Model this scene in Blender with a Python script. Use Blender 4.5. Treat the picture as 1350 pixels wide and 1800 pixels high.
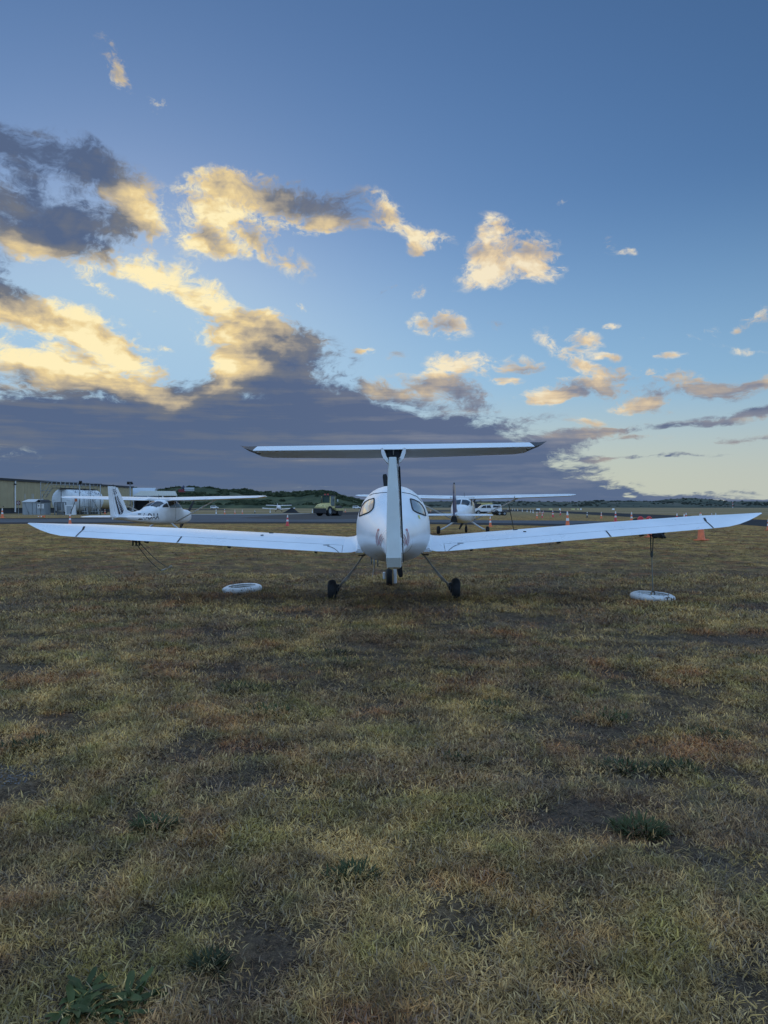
import bpy, bmesh, math, random
import numpy as np
from mathutils import Vector, Matrix, Euler
from mathutils.bvhtree import BVHTree

# ------------------------------------------------------------------ camera, sky, sun, exposure
S = bpy.context.scene
for _o in list(bpy.data.objects): bpy.data.objects.remove(_o)
COL = S.collection
R = math.radians
CAM_H, FPX, HOR = 1.43, 1275.0, 890.0
cam = bpy.data.objects.new('camera', bpy.data.cameras.new('camera'))
COL.objects.link(cam); S.camera = cam
cam.location = (0, 0, CAM_H)
cam.rotation_euler = (R(90) - math.atan(10 / FPX), 0, 0)
cam.data.sensor_fit = 'HORIZONTAL'; cam.data.sensor_width = 36.0
cam.data.lens = 36.0 * FPX / 1350.0
cam.data.clip_end = 20000; cam.data.clip_start = 0.05

S.view_settings.view_transform = 'Standard'
S.view_settings.look = 'None'
S.cycles.max_bounces = 4; S.cycles.diffuse_bounces = 2; S.cycles.glossy_bounces = 2; S.cycles.transmission_bounces = 2
S.view_settings.exposure = 0.0
S.view_settings.gamma = 1.0
S.view_settings.use_curve_mapping = False

SUN_ELEV, SUN_AZ = 6.0, -20.0          # degrees; azimuth measured from straight ahead, negative = left
def lin(r, g, b):
    f = lambda c: c / 12.92 if c <= 0.04045 else ((c + 0.055) / 1.055) ** 2.4
    return (f(r / 255), f(g / 255), f(b / 255))

world = bpy.data.worlds.new('World'); S.world = world; world.use_nodes = True
class Nodes:
    def __init__(s, tree): s.t = tree; s.n = tree.nodes; s.l = tree.links
    def new(s, kind, **kw):
        n = s.n.new(kind)
        for k, v in kw.items(): setattr(n, k, v)
        return n
    def put(s, sock, v):
        if isinstance(v, bpy.types.NodeSocket): s.l.new(v, sock)
        elif v is not None: sock.default_value = v
    def m(s, op, a, b=None, c=None, clamp=False):
        n = s.new('ShaderNodeMath', operation=op, use_clamp=clamp)
        s.put(n.inputs[0], a); s.put(n.inputs[1], b); s.put(n.inputs[2], c)
        return n.outputs[0]
    def vm(s, op, a, b=None, c=None):
        n = s.new('ShaderNodeVectorMath', operation=op)
        s.put(n.inputs[0], a); s.put(n.inputs[1], b)
        if c is not None: s.put(n.inputs[2], c)
        return n.outputs['Value'] if op in ('LENGTH', 'DOT_PRODUCT') else n.outputs[0]
    def xyz(s, x=0., y=0., z=0.):
        n = s.new('ShaderNodeCombineXYZ')
        for i, v in enumerate((x, y, z)): s.put(n.inputs[i], v)
        return n.outputs[0]
    def sep(s, v):
        n = s.new('ShaderNodeSeparateXYZ'); s.put(n.inputs[0], v); return n.outputs
    def step(s, v, a, b, lo=0., hi=1., kind='SMOOTHSTEP'):
        n = s.new('ShaderNodeMapRange', interpolation_type=kind)
        s.put(n.inputs[0], v)
        for i, q in zip((1, 2, 3, 4), (a, b, lo, hi)): s.put(n.inputs[i], q)
        return n.outputs[0]
    def noise(s, v, scale, detail=4., rough=0.5, dist=0., color=False):
        n = s.new('ShaderNodeTexNoise'); s.put(n.inputs['Vector'], v)
        n.inputs['Scale'].default_value = scale; n.inputs['Detail'].default_value = detail
        n.inputs['Roughness'].default_value = rough; n.inputs['Distortion'].default_value = dist
        return n.outputs['Color' if color else 'Fac']
    def mix(s, f, a, b, mode='MIX'):
        n = s.new('ShaderNodeMix', data_type='RGBA', blend_type=mode)
        s.put(n.inputs[0], f)
        for i, v in ((6, a), (7, b)):
            s.put(n.inputs[i], v if isinstance(v, bpy.types.NodeSocket) else (*v, 1.))
        return n.outputs[2]
    def ramp(s, v, stops, mode='LINEAR'):
        n = s.new('ShaderNodeValToRGB'); s.put(n.inputs[0], v); r = n.color_ramp; r.interpolation = mode
        while len(r.elements) < len(stops): r.elements.new(0.5)
        for e, (p, c) in zip(r.elements, stops): e.position = p; e.color = (*c, 1.)
        return n.outputs[0]

def build_sky():
    N = Nodes(world.node_tree)
    world.cycles.sampling_method = 'NONE'
    bg = world.node_tree.nodes['Background']; K = 0.15; bg.inputs['Strength'].default_value = K
    sk = N.new('ShaderNodeTexSky', sky_type='NISHITA', sun_disc=False)
    sk.sun_elevation = R(SUN_ELEV); sk.sun_rotation = R(SUN_AZ)
    sk.altitude = 0; sk.air_density = 1.0; sk.dust_density = 0.4; sk.ozone_density = 3.0
    base = N.vm('MULTIPLY', sk.outputs[0], (0.86, 0.91, 1.06))
    _b = N.sep(base); cap = lin(172, 200, 224)                      # the glare round the veiled sun stays soft
    base = N.xyz(*[N.m('SMOOTH_MIN', _b[i], cap[i] / K, .25 / K) for i in range(3)])
    d = N.vm('NORMALIZE', N.new('ShaderNodeTexCoord').outputs['Generated'])
    x, y, z = N.sep(d)
    u = N.m('MULTIPLY', N.m('ARCTAN2', x, y), 57.2958)              # azimuth, degrees
    v = N.m('MULTIPLY', N.m('ARCSINE', z), 57.2958)                 # elevation, degrees
    vp = N.m('MAXIMUM', v, 0.0)
    C = lambda r, g, b: tuple(q / K for q in lin(r, g, b))
    # soft veil of lit air low over the horizon
    hz = N.step(v, SKY['hz'][0], SKY['hz'][1], 1., 0.)
    away = N.step(N.m('ABSOLUTE', N.m('ADD', u, 20.)), 20., 120.)
    veil = N.mix(away, C(*SKY['veil']), C(150, 165, 195))
    mid = N.step(v, 3., 24., 1., 0.)
    air = N.mix(N.m('MULTIPLY', mid, SKY['mid']), base, C(156, 196, 226))
    air = N.mix(N.m('MULTIPLY', hz, SKY['hz'][2]), air, veil)
    # even pale blue fill added over the unseen dome, lifting light on turf and aeroplane
    fillw = N.m('MAXIMUM', N.step(N.m('ABSOLUTE', u), 30., 75.), N.step(v, 34., 62.))
    air = N.mix(N.m('MULTIPLY', fillw, SKY['high'][1]), air, tuple(q * SKY['high'][2] for q in C(*SKY['high'][0])))
    w = N.m('MULTIPLY_ADD', v, 0.09, N.m('MULTIPLY', N.m('LOGARITHM', N.m('ADD', vp, 1.6), 2.71828), 0.62))
    p = N.xyz(N.m('MULTIPLY', u, 0.085), w, 3.7)
    warp = N.vm('SUBTRACT', N.noise(p, 1.5, 5., .55, color=True), (.5, .5, .5))
    q = N.vm('MULTIPLY_ADD', warp, (4.2, 3.0, 0.), N.xyz(u, v, 0.))
    acc = None
    for cx, cy, rx, ry, rot, s, lit in CLOUDS:
        uu = math.atan((cx - 675) / FPX); cu = math.cos(uu)
        vv = math.atan((HOR - cy) / FPX * cu); cv = math.cos(vv)
        mp = N.new('ShaderNodeMapping', vector_type='TEXTURE')
        N.l.new(q, mp.inputs[0])
        mp.inputs[1].default_value = (math.degrees(uu), math.degrees(vv), 0)
        mp.inputs[2].default_value = (0, 0, R(-rot))
        mp.inputs[3].default_value = (1.2 * math.degrees(rx / FPX) * cu * cu, 1.2 * math.degrees(ry / FPX) * cu * cv * cv, 1)
        g = N.new('ShaderNodeTexGradient', gradient_type='SPHERICAL'); N.l.new(mp.outputs[0], g.inputs[0])
        t = N.m('MULTIPLY', g.outputs['Fac'], 1.0)
        acc = N.vm('MULTIPLY', N.xyz(t, t, 0.), (s, s * lit, 0.)) if acc is None else \
              N.vm('MULTIPLY_ADD', N.xyz(t, t, 0.), (s, s * lit, 0.), acc)
    E, EL, _ = N.sep(acc)
    # the same kind of scattered cloud everywhere the photograph does not look
    out = N.m('MAXIMUM', N.step(N.m('ABSOLUTE', u), 31., 42.), N.step(v, 36., 46.))
    bgc = N.m('MULTIPLY', out, 0.30)
    E = N.m('ADD', E, bgc); EL = N.m('MULTIPLY_ADD', bgc, 0.55, EL)
    f1 = N.noise(N.vm('MULTIPLY_ADD', warp, (.35, .35, 0.), p), 3.6, 10., .62)
    fs = N.noise(N.vm('MULTIPLY_ADD', warp, (.2, .2, 0.), p), 2.2, 4., .5)
    f2 = N.noise(N.vm('ADD', N.vm('MULTIPLY_ADD', warp, (.2, .2, 0.), p), (-.06, -.09, 0.)), 2.2, 4., .5)
    f3 = N.noise(N.vm('MULTIPLY_ADD', warp, (.5, .5, 0.), p), 15., 6., .64)
    f1 = N.m('MULTIPLY_ADD', N.m('SUBTRACT', f3, .5), .62, f1)
    D = N.m('MULTIPLY_ADD', N.m('SUBTRACT', f1, .5), N.m('MULTIPLY', N.step(E, 0., .45, 0., SKY['amp']), N.step(E, .9, 1.5, 1., .3)), N.m('MINIMUM', E, 1.5))
    alpha = N.m('MULTIPLY', N.step(D, SKY['a0'], SKY['a1']), N.step(v, -0.4, 0.1))
    L = N.m('DIVIDE', EL, N.m('MAXIMUM', E, .05))
    part = N.m('MULTIPLY_ADD', N.m('MINIMUM', L, 1.), .7, N.step(v, 5., 13., .14, .36))          # thick banks show little relief
    L = N.m('MULTIPLY_ADD', N.m('MULTIPLY', N.m('SUBTRACT', fs, f2), part), SKY['relief'], L)
    L = N.m('MULTIPLY_ADD', N.step(D, SKY['a0'], .95, SKY['rim'], -.05, 'LINEAR'), part, L)
    L = N.m('MULTIPLY_ADD', N.m('MULTIPLY', N.m('SUBTRACT', f1, .5), part), .8, L)
    streak = N.noise(N.xyz(N.m('MULTIPLY', u, .045), N.m('MULTIPLY', v, .6), 2.), 2., 4., .55)
    L = N.m('MULTIPLY_ADD', N.m('MULTIPLY', N.m('SUBTRACT', streak, .5), N.step(v, 6., 13., 1., .3)), 1.25, L)
    gold = N.ramp(L, [(0., C(86, 103, 134)), (.28, C(114, 119, 130)), (.55, C(188, 174, 150)), (.8, C(234, 209, 156)), (1., C(255, 239, 190))])
    pale = N.ramp(L, [(0., C(94, 108, 138)), (.3, C(136, 140, 154)), (.55, C(182, 170, 158)), (.8, C(226, 204, 170)), (1., C(244, 230, 200))])
    cc = N.mix(N.step(u, -12., 10.), gold, pale)
    # distance dims the lit tops towards the horizon into violet-grey air
    cc = N.mix(N.step(v, 1., 9., SKY['dist'], 0.), cc, C(88, 108, 139))
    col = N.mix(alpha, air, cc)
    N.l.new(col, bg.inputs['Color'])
SKY = dict(hz=(1., 10., .9), veil=(200, 202, 180), mid=.6, high=((143, 184, 232), .85, 1.75), amp=3.3, a0=.17, a1=1.14, relief=2.6, rim=.30, dist=.6)  # high: colour, share and gain of the fill added out of view
CLOUDS = [  # azimuth/elevation given through the photograph's grid: x, y, radii, tilt, density, share of sunlit side
    (195, 105, 55, 40, 30, .50, .5), (205, 140, 34, 24, 40, .75, .95), (272, 182, 30, 20, 15, .85, .95),
    (40, 268, 190, 62, 6, .95, .02), (150, 285, 120, 44, 10, .75, .08), (30, 385, 190, 66, 4, 1.0, .03), (120, 390, 110, 55, 12, .8, .15), (70, 436, 180, 32, 4, .95, .72),
    (232, 355, 58, 56, 30, 1.05, .80), (215, 385, 62, 60, 0, .7, .45), (262, 405, 34, 50, -10, .8, .8),
    (355, 345, 70, 50, 0, 1.0, .95), (350, 405, 62, 50, 0, 1.0, .98), (420, 330, 90, 42, 6, .9, .75), (440, 390, 80, 36, 10, .85, .75), (510, 350, 120, 46, 8, .85, .28), (590, 365, 110, 44, 6, .85, .25),
    (560, 400, 70, 22, -8, .75, .8), (690, 386, 60, 30, 36, .85, .85), (480, 440, 90, 34, 28, .75, .72), (400, 432, 80, 26, 5, .85, .98), (640, 400, 60, 20, 0, .5, .6),
    (757, 424, 42, 20, 8, .85, .8), (722, 441, 20, 14, 0, .65, .6), (900, 455, 100, 52, 12, .75, .8), (866, 402, 40, 34, 30, .75, .9), (832, 482, 50, 36, -20, .62, .85), (945, 455, 55, 42, 10, .6, .7), (890, 490, 70, 24, 0, .6, .85),
    (225, 474, 90, 26, 8, .8, .92), (320, 490, 85, 40, 10, 1.0, .98), (385, 540, 70, 36, 28, .95, .98), (180, 508, 75, 18, 28, .7, .9), (420, 575, 60, 34, -30, .9, .97), (365, 580, 50, 22, 0, .7, .95),
    (440, 610, 78, 50, -50, .95, .95), (500, 600, 90, 48, 22, .85, .40), (560, 615, 100, 40, 24, .85, .10), (420, 650, 100, 40, -28, .9, .85), (490, 650, 120, 50, 10, .9, .15),
    (0, 490, 105, 44, 28, 1.15, .0), (20, 545, 160, 36, 6, .95, .9), (80, 580, 150, 34, 10, .9, 1.05), (190, 590, 110, 38, 22, .9, 1.05), (60, 632, 220, 26, 3, .85, 1.0), (210, 632, 100, 24, 16, .85, 1.05),
    (20, 668, 220, 32, 2, .85, .40), (170, 672, 160, 22, 6, .85, 1.0), (250, 690, 90, 22, 10, .85, 1.05),
    (300, 738, 520, 60, 0, .75, .03), (520, 884, 700, 24, 0, 1.3, 0), (980, 884, 420, 12, 1, 1.2, .1),
    (560, 768, 260, 40, 0, .9, .03), (40, 330, 160, 70, 4, .35, .05), (20, 620, 200, 60, 0, .35, .9),
    (140, 740, 380, 46, 2, 1.0, .05), (420, 710, 240, 56, 4, 1.0, .02), (620, 715, 200, 46, 14, 1.0, .03), (330, 790, 700, 62, 0, 1.2, .0), (770, 765, 220, 46, 10, 1.05, .04), (330, 850, 760, 62, 0, 1.4, .05), (940, 700, 60, 12, -6, .7, .7), (1070, 628, 34, 9, 10, .75, .8), (880, 668, 40, 12, 6, .7, .8), (1180, 630, 40, 8, 4, .6, .8), (810, 815, 230, 50, 6, 1.1, .05), (840, 862, 260, 34, 4, 1.05, .05),
    (350, 692, 100, 18, -30, .75, .95), (930, 742, 70, 16, -8, .8, .22), (985, 775, 60, 18, -10, .7, .3),
    (765, 575, 64, 26, 6, .95, .85), (790, 560, 30, 22, 0, .6, .8), (645, 622, 24, 13, 5, .9, .9), (805, 640, 62, 24, 5, 1.0, .85), (830, 620, 40, 14, 10, .6, .85), (905, 635, 54, 20, 5, .85, .7),
    (735, 685, 90, 26, -4, .9, .5), (680, 688, 46, 18, 12, .8, .85), (800, 690, 60, 30, 8, .9, .3), (830, 715, 60, 30, 10, .85, .12), (770, 665, 40, 14, 10, .7, .9),
    (965, 590, 60, 16, 5, .6, .8), (1000, 612, 48, 20, 5, .85, .75), (1038, 596, 34, 16, 24, .8, .8), (1020, 640, 40, 14, 10, .6, .8), (965, 690, 60, 26, -10, .9, .75), (1030, 672, 80, 26, 0, .95, .75), (1090, 685, 90, 24, 8, .8, .5), (1110, 655, 60, 16, 4, .6, .55),
    (1200, 660, 60, 20, 4, .75, .6), (1240, 685, 110, 26, 4, .9, .25), (1300, 672, 90, 18, -6, .8, .4), (1130, 712, 90, 14, 3, .95, .75), (1345, 668, 50, 16, -12, .8, .6), (1240, 738, 190, 12, -3, 1.0, .18), (1320, 732, 80, 12, -6, .8, .4),
    (1010, 768, 60, 18, -12, .85, .45), (1050, 756, 60, 10, -4, .7, .7), (1150, 802, 180, 7, 0, .8, .3), (1110, 766, 90, 7, 3, .55, .6), (1335, 770, 60, 10, -6, .85, .45), (1265, 775, 44, 8, 0, .7, .5), (1030, 738, 40, 9, 0, .65, .7), (1050, 803, 60, 10, -4, .7, .55),
    (1335, 556, 44, 22, -8, .55, .8), (1270, 585, 90, 12, -8, .50, .8), (1300, 610, 70, 8, 6, .45, .8), (980, 357, 20, 12, 40, .75, .9), (1100, 449, 22, 11, 15, .65, .8), (1070, 434, 26, 18, 60, .45, .8),
    (660, 515, 40, 18, -10, .55, .3), (733, 512, 22, 15, -20, .75, .85), (527, 532, 16, 10, 20, .9, .9), (1080, 575, 26, 8, 0, .75, .8), (705, 632, 22, 11, 0, .6, .4), (1140, 600, 26, 6, 0, .6, .8), (870, 575, 30, 10, 10, .45, .3), (270, 548, 30, 8, 4, .65, .9), (285, 606, 22, 6, 6, .6, .95),
    (950, 830, 130, 10, 3, .75, .25), (1010, 848, 120, 7, 2, .75, .6), (900, 850, 120, 5, 2, .5, .9), (1060, 866, 200, 17, 4, 1.1, .12), (1190, 878, 320, 14, 2.5, 1.2, .14), (1320, 878, 200, 13, 1, 1.1, .15),
]
build_sky()

sun = bpy.data.objects.new('sun', bpy.data.lights.new('sun', 'SUN'))
COL.objects.link(sun)
sun.data.energy = 0.15; sun.data.angle = R(40); sun.data.color = (1.0, .82, .58)
_dir = Vector((math.sin(R(SUN_AZ)) * math.cos(R(SUN_ELEV)), math.cos(R(SUN_AZ)) * math.cos(R(SUN_ELEV)), math.sin(R(SUN_ELEV))))
sun.rotation_euler = _dir.to_track_quat('Z', 'Y').to_euler()
sun.location = _dir * 50 + Vector((0, 0, 20))

# ------------------------------------------------------------------ helpers
rnd = random.Random(7)
def ground_at(px, py, z=0.0):
    d = FPX * (CAM_H - z) / (py - HOR)
    return Vector(((px - 675) / FPX * d, d, z))
def at(px, py, d): return Vector(((px - 675) / FPX * d, d, CAM_H - (py - HOR) / FPX * d))
_crot = cam.rotation_euler.to_matrix()
def ray(px, py): return (_crot @ Vector(((px - 675) / FPX, -(py - 900) / FPX, -1))).normalized()

class MB:
    """collects vertices and faces for ONE mesh"""
    def __init__(s): s.v = []; s.f = []; s.sm = []
    def add(s, vs, fs, smooth=False):
        o = len(s.v); s.v += [tuple(q) for q in vs]
        for f in fs: s.f.append(tuple(i + o for i in f)); s.sm.append(smooth)
        return s
    def box(s, c, size, rot=None):
        M = Euler(rot).to_matrix() if rot else Matrix.Identity(3); c = Vector(c); h = Vector(size) * .5
        vs = [c + M @ Vector((h.x * a, h.y * b, h.z * e)) for e in (-1, 1) for a, b in ((-1, -1), (1, -1), (1, 1), (-1, 1))]
        return s.add(vs, [(3, 2, 1, 0), (4, 5, 6, 7), (0, 1, 5, 4), (1, 2, 6, 5), (2, 3, 7, 6), (3, 0, 4, 7)])
    def tube(s, pts, r, n=8, cap=True):
        pts = [Vector(q) for q in pts]
        rs = r if isinstance(r, (list, tuple)) else [r] * len(pts)
        rings = []; prev = None
        for i, q in enumerate(pts):
            t = (pts[min(i + 1, len(pts) - 1)] - pts[max(i - 1, 0)]).normalized()
            a = prev - t * prev.dot(t) if prev is not None else t.orthogonal()
            a.normalize(); prev = a; b = t.cross(a)
            rings.append([q + (a * math.cos(k * 2 * math.pi / n) + b * math.sin(k * 2 * math.pi / n)) * rs[i] for k in range(n)])
        return s.loft(rings, cap, True)
    def loft(s, rings, cap=True, smooth=True, closed=True):
        n = len(rings[0]); vs = [q for r_ in rings for q in r_]; fs = []
        for i in range(len(rings) - 1):
            for k in range(n if closed else n - 1):
                k2 = (k + 1) % n
                fs.append((i * n + k, i * n + k2, (i + 1) * n + k2, (i + 1) * n + k))
        s.add(vs, fs, smooth)
        if cap:
            o = len(s.v) - len(vs)
            s.f.append(tuple(o + k for k in reversed(range(n)))); s.sm.append(False)
            s.f.append(tuple(o + (len(rings) - 1) * n + k for k in range(n))); s.sm.append(False)
        return s
    def lathe(s, prof, axis='Z', c=(0, 0, 0), n=24, smooth=True, cap=False):
        c = Vector(c); rings = []
        for r_, h in prof:
            ring = []
            for k in range(n):
                a = 2 * math.pi * k / n; p_, q_ = r_ * math.cos(a), r_ * math.sin(a)
                ring.append(c + Vector({'Z': (p_, q_, h), 'X': (h, p_, q_), 'Y': (q_, h, p_)}[axis]))
            rings.append(ring)
        return s.loft(rings, cap, smooth)
    def poly(s, pts): return s.add(pts, [tuple(range(len(pts)))])
    def prism(s, pts, d):
        d = Vector(d); n = len(pts); P = [Vector(q) for q in pts]
        return s.add(P + [q + d for q in P], [tuple(reversed(range(n))), tuple(range(n, 2 * n))] + [(i, (i + 1) % n, n + (i + 1) % n, n + i) for i in range(n)])
    def mesh(s, name, fix=True):
        me = bpy.data.meshes.new(name); me.from_pydata(s.v, [], s.f); me.validate()
        if len(me.polygons) == len(s.sm): me.polygons.foreach_set('use_smooth', s.sm)
        if fix:
            b = bmesh.new(); b.from_mesh(me); bmesh.ops.recalc_face_normals(b, faces=b.faces)
            for e in b.edges:
                if len(e.link_faces) == 2 and e.calc_face_angle(0) > .75: e.smooth = False
            b.to_mesh(me); b.free()
        me.update(); return me
    def build(s, name, m, parent=None, bevel=0., fix=True):
        return link(name, s.mesh(name, fix), m, parent, bevel)
def link(name, me, m, parent=None, bevel=0.):
    o = bpy.data.objects.new(name, me); COL.objects.link(o)
    if m and not me.materials: me.materials.append(m)
    if parent: o.parent = parent
    if bevel:
        b = o.modifiers.new('bevel', 'BEVEL'); b.width = bevel; b.segments = 2; b.limit_method = 'ANGLE'; b.angle_limit = R(40)
    return o
def tag(o, label=None, cat=None, group=None, kind=None):
    if label: o['label'] = label
    if cat: o['category'] = cat
    if group: o['group'] = group
    if kind: o['kind'] = kind
    return o
def thing(name, label, cat, loc=(0, 0, 0), rotz=0., group=None):
    o = bpy.data.objects.new(name, None); COL.objects.link(o); o.empty_display_size = .2
    o.location = loc; o.rotation_euler = (0, 0, rotz)
    return tag(o, label, cat, group)
def dup(o, loc, rotz=0., label=None, scale=1., parent=None, rot=None):
    c = o.copy(); COL.objects.link(c)
    if parent is None:
        c.location = loc; c.rotation_euler = rot or (0, 0, rotz); c.scale = (scale,) * 3
        if label: c['label'] = label
    else: c.parent = parent
    for ch in o.children: dup(ch, None, parent=c)
    return c

MATS = {}
def mat(name, rgb, rough=.5, metal=0., var=.0, vscale=3., bump=0., bscale=40., coat=0., spec=.5, alpha=None, build=None):
    if name in MATS: return MATS[name]
    m = bpy.data.materials.new(name); m.use_nodes = True; N = Nodes(m.node_tree); b = m.node_tree.nodes['Principled BSDF']
    b.inputs['Roughness'].default_value = rough; b.inputs['Metallic'].default_value = metal
    b.inputs['Coat Weight'].default_value = coat; b.inputs['Specular IOR Level'].default_value = spec
    b.inputs['Base Color'].default_value = (*rgb, 1)
    if var or bump:
        pos = N.new('ShaderNodeTexCoord').outputs['Object']
    if var:
        n1 = N.noise(pos, vscale, 6., .6)
        N.l.new(N.mix(N.step(n1, .35, .7), tuple(c * (1 - var) for c in rgb), tuple(min(1, c * (1 + var * .4)) for c in rgb)), b.inputs['Base Color'])
        N.l.new(N.step(n1, .3, .7, rough * .85, min(1, rough * 1.2), 'LINEAR'), b.inputs['Roughness'])
    if bump:
        bn = N.new('ShaderNodeBump'); bn.inputs['Strength'].default_value = bump; bn.inputs['Distance'].default_value = .01
        N.l.new(N.noise(pos, bscale, 5., .6), bn.inputs['Height']); N.l.new(bn.outputs[0], b.inputs['Normal'])
    MATS[name] = m; return m
WHITE = mat('white_gelcoat', (.76, .79, .82), .30, var=.06, vscale=1.5, spec=.38)
TAILW = mat('tail_gelcoat', (.74, .77, .80), .5, var=.05, vscale=1.5, spec=.03)
WHITE2 = mat('white_aircraft_paint', (.76, .77, .78), .35, var=.10, vscale=2.)
BLACK = mat('black_rubber', (.012, .012, .013), .75, var=.3, vscale=20., bump=.3)
DARK = mat('dark_metal', (.02, .02, .022), .5)
GAP = mat('dark_gap', (.015, .017, .02), .8)
STEEL = mat('worn_steel', (.34, .31, .27), .38, .85, var=.2, vscale=12.)
GLASS = mat('tinted_glass', (.20, .215, .22), .08, coat=.3)
GLASSD = mat('dark_glass', (.03, .035, .04), .06)
PINK = mat('faded_red_decal', (.40, .07, .11), .4)
YEL = mat('yellow_label', (.55, .5, .12), .5)
NAVY = mat('navy_paint', (.022, .025, .095), .3, coat=.3)
INK = mat('navy_black_decal', (.012, .014, .03), .45)
ORANGE = mat('cone_orange', (.80, .17, .055), .55, var=.2, vscale=8.)
REDCONE = mat('cone_red', (.62, .05, .05), .5, var=.15, vscale=8.)
BAND = mat('reflective_white', (.75, .74, .72), .45, var=.1, vscale=10.)
GALV = mat('galvanised_steel', (.33, .35, .36), .5, .6, var=.2, vscale=6.)
ROPE = mat('old_rope', (.06, .07, .065), .9)

# ------------------------------------------------------------------ noise for placing things
def vnoise(x, y, seed=0):
    xi = np.floor(x).astype(np.int64); yi = np.floor(y).astype(np.int64); fx = x - xi; fy = y - yi
    fx = fx * fx * (3 - 2 * fx); fy = fy * fy * (3 - 2 * fy)
    def h(a, b):
        n = (a * 374761393 + b * 668265263 + seed * 974634541) & 0xffffffff
        n = ((n ^ (n >> 13)) * 1274126177) & 0xffffffff
        return ((n ^ (n >> 16)) & 0xffff) / 65535.
    return (h(xi, yi) * (1 - fx) + h(xi + 1, yi) * fx) * (1 - fy) + (h(xi, yi + 1) * (1 - fx) + h(xi + 1, yi + 1) * fx) * fy
def fbm(x, y, seed=0, oct=4):
    s = 0; a = .5; t = 0
    for i in range(oct):
        s = s + a * vnoise(x * 2 ** i, y * 2 ** i, seed + i); t += a; a *= .5
    return s / t
def gz(x, y):
    x = np.asarray(x, float); y = np.asarray(y, float)
    fade = np.clip((45 - np.hypot(x, y)) / 15, 0, 1)
    return (fbm(x * .9, y * .9, 3) - .5) * .055 * fade

# ------------------------------------------------------------------ the ground
def grass_colour(N, pos):
    """colour of the dry turf by place: green, straw and brown patches"""
    a = N.noise(pos, .55, 6., .62); b = N.noise(N.vm('ADD', pos, (31., 7., 0.)), 1.7, 6., .65); c = N.noise(N.vm('ADD', pos, (3., 57., 0.)), .16, 4., .5)
    col = N.mix(N.step(a, .40, .58), T['brown'], T['straw'])
    col = N.mix(N.m('MULTIPLY', N.step(b, .47, .63), .85), col, T['green'])
    col = N.mix(N.m('MULTIPLY', N.step(c, .5, .68), .55), col, T['olive'])
    col = N.mix(N.m('MULTIPLY', N.step(N.noise(N.vm('ADD', pos, (77., 17., 0.)), 1.1, 5., .6), .50, .66), .85), col, T['rust'])
    br = N.step(N.noise(N.vm('ADD', pos, (9., 3., 0.)), 3.2, 5., .62), .36, .64, .5, 1.5)
    return N.mix(1., col, N.xyz(br, br, br), 'MULTIPLY')
T = dict(brown=(.255, .138, .060), straw=(.52, .310, .094), green=(.255, .190, .038), olive=(.255, .170, .044), rust=(.37, .130, .040))
def ground_material():
    m = bpy.data.materials.new('dry_turf'); m.use_nodes = True; N = Nodes(m.node_tree); b = m.node_tree.nodes['Principled BSDF']
    b.inputs['Roughness'].default_value = .95; b.inputs['Specular IOR Level'].default_value = .15
    pos = N.new('ShaderNodeNewGeometry').outputs['Position']
    x, y, z = N.sep(pos); dist = N.vm('LENGTH', pos)
    turf = grass_colour(N, pos)
    fine = N.noise(pos, 14., 6., .7)
    turf = N.mix(N.step(fine, .3, .7), N.mix(1., turf, (.42, .42, .42), 'MULTIPLY'), N.mix(1., turf, (1.1, 1.1, 1.1), 'MULTIPLY'))
    soil = N.mix(N.step(fine, .35, .65), (.024, .019, .016), (.085, .064, .050))
    soil = N.mix(N.step(N.noise(pos, 70., 4., .7), .52, .66), soil, (.13, .095, .06))
    near = N.step(dist, 9., 30., .12, 1.)
    col = N.mix(near, soil, turf)
    far = N.noise(N.vm('MULTIPLY', pos, (.012, .035, 0.)), 1., 5., .55)
    field = N.mix(N.step(far, .4, .62), T['far_a'], T['far_b'])
    col = N.mix(N.m('MULTIPLY', N.step(dist, 60., 170.), .8), col, field)
    N.l.new(col, b.inputs['Base Color'])
    bn = N.new('ShaderNodeBump'); bn.inputs['Strength'].default_value = .8; bn.inputs['Distance'].default_value = .06
    hgt = N.m('ADD', N.noise(pos, 18., 5., .65), N.m('MULTIPLY', N.noise(pos, 2.2, 4., .5), 1.4))
    N.l.new(hgt, bn.inputs['Height']); N.l.new(bn.outputs[0], b.inputs['Normal'])
    return m
T.update(far_a=(.19, .155, .075), far_b=(.27, .20, .125))
def axis(fine, step, far):
    a = list(np.arange(0, fine, step)); q = fine; s = step
    while q < far: a.append(q); s *= 1.35; q += s
    return np.array(a + [far])
ax = axis(16, .3, 9000); xs = np.unique(np.concatenate([-ax, ax]))
ay = axis(34, .3, 9000); by = axis(6, .5, 600); ys = np.unique(np.concatenate([-by, ay]))
X, Y = np.meshgrid(xs, ys); Z = gz(X, Y)
nx, ny = len(xs), len(ys)
gme = bpy.data.meshes.new('ground')
ii = (np.arange(ny - 1)[:, None] * nx + np.arange(nx - 1)[None]).ravel()
gme.from_pydata(np.stack([X.ravel(), Y.ravel(), Z.ravel()], 1).tolist(), [], np.stack([ii, ii + 1, ii + nx + 1, ii + nx], 1).tolist())
gme.polygons.foreach_set('use_smooth', [True] * len(gme.polygons))
ground = tag(link('ground', gme, ground_material()), kind='structure')

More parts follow.
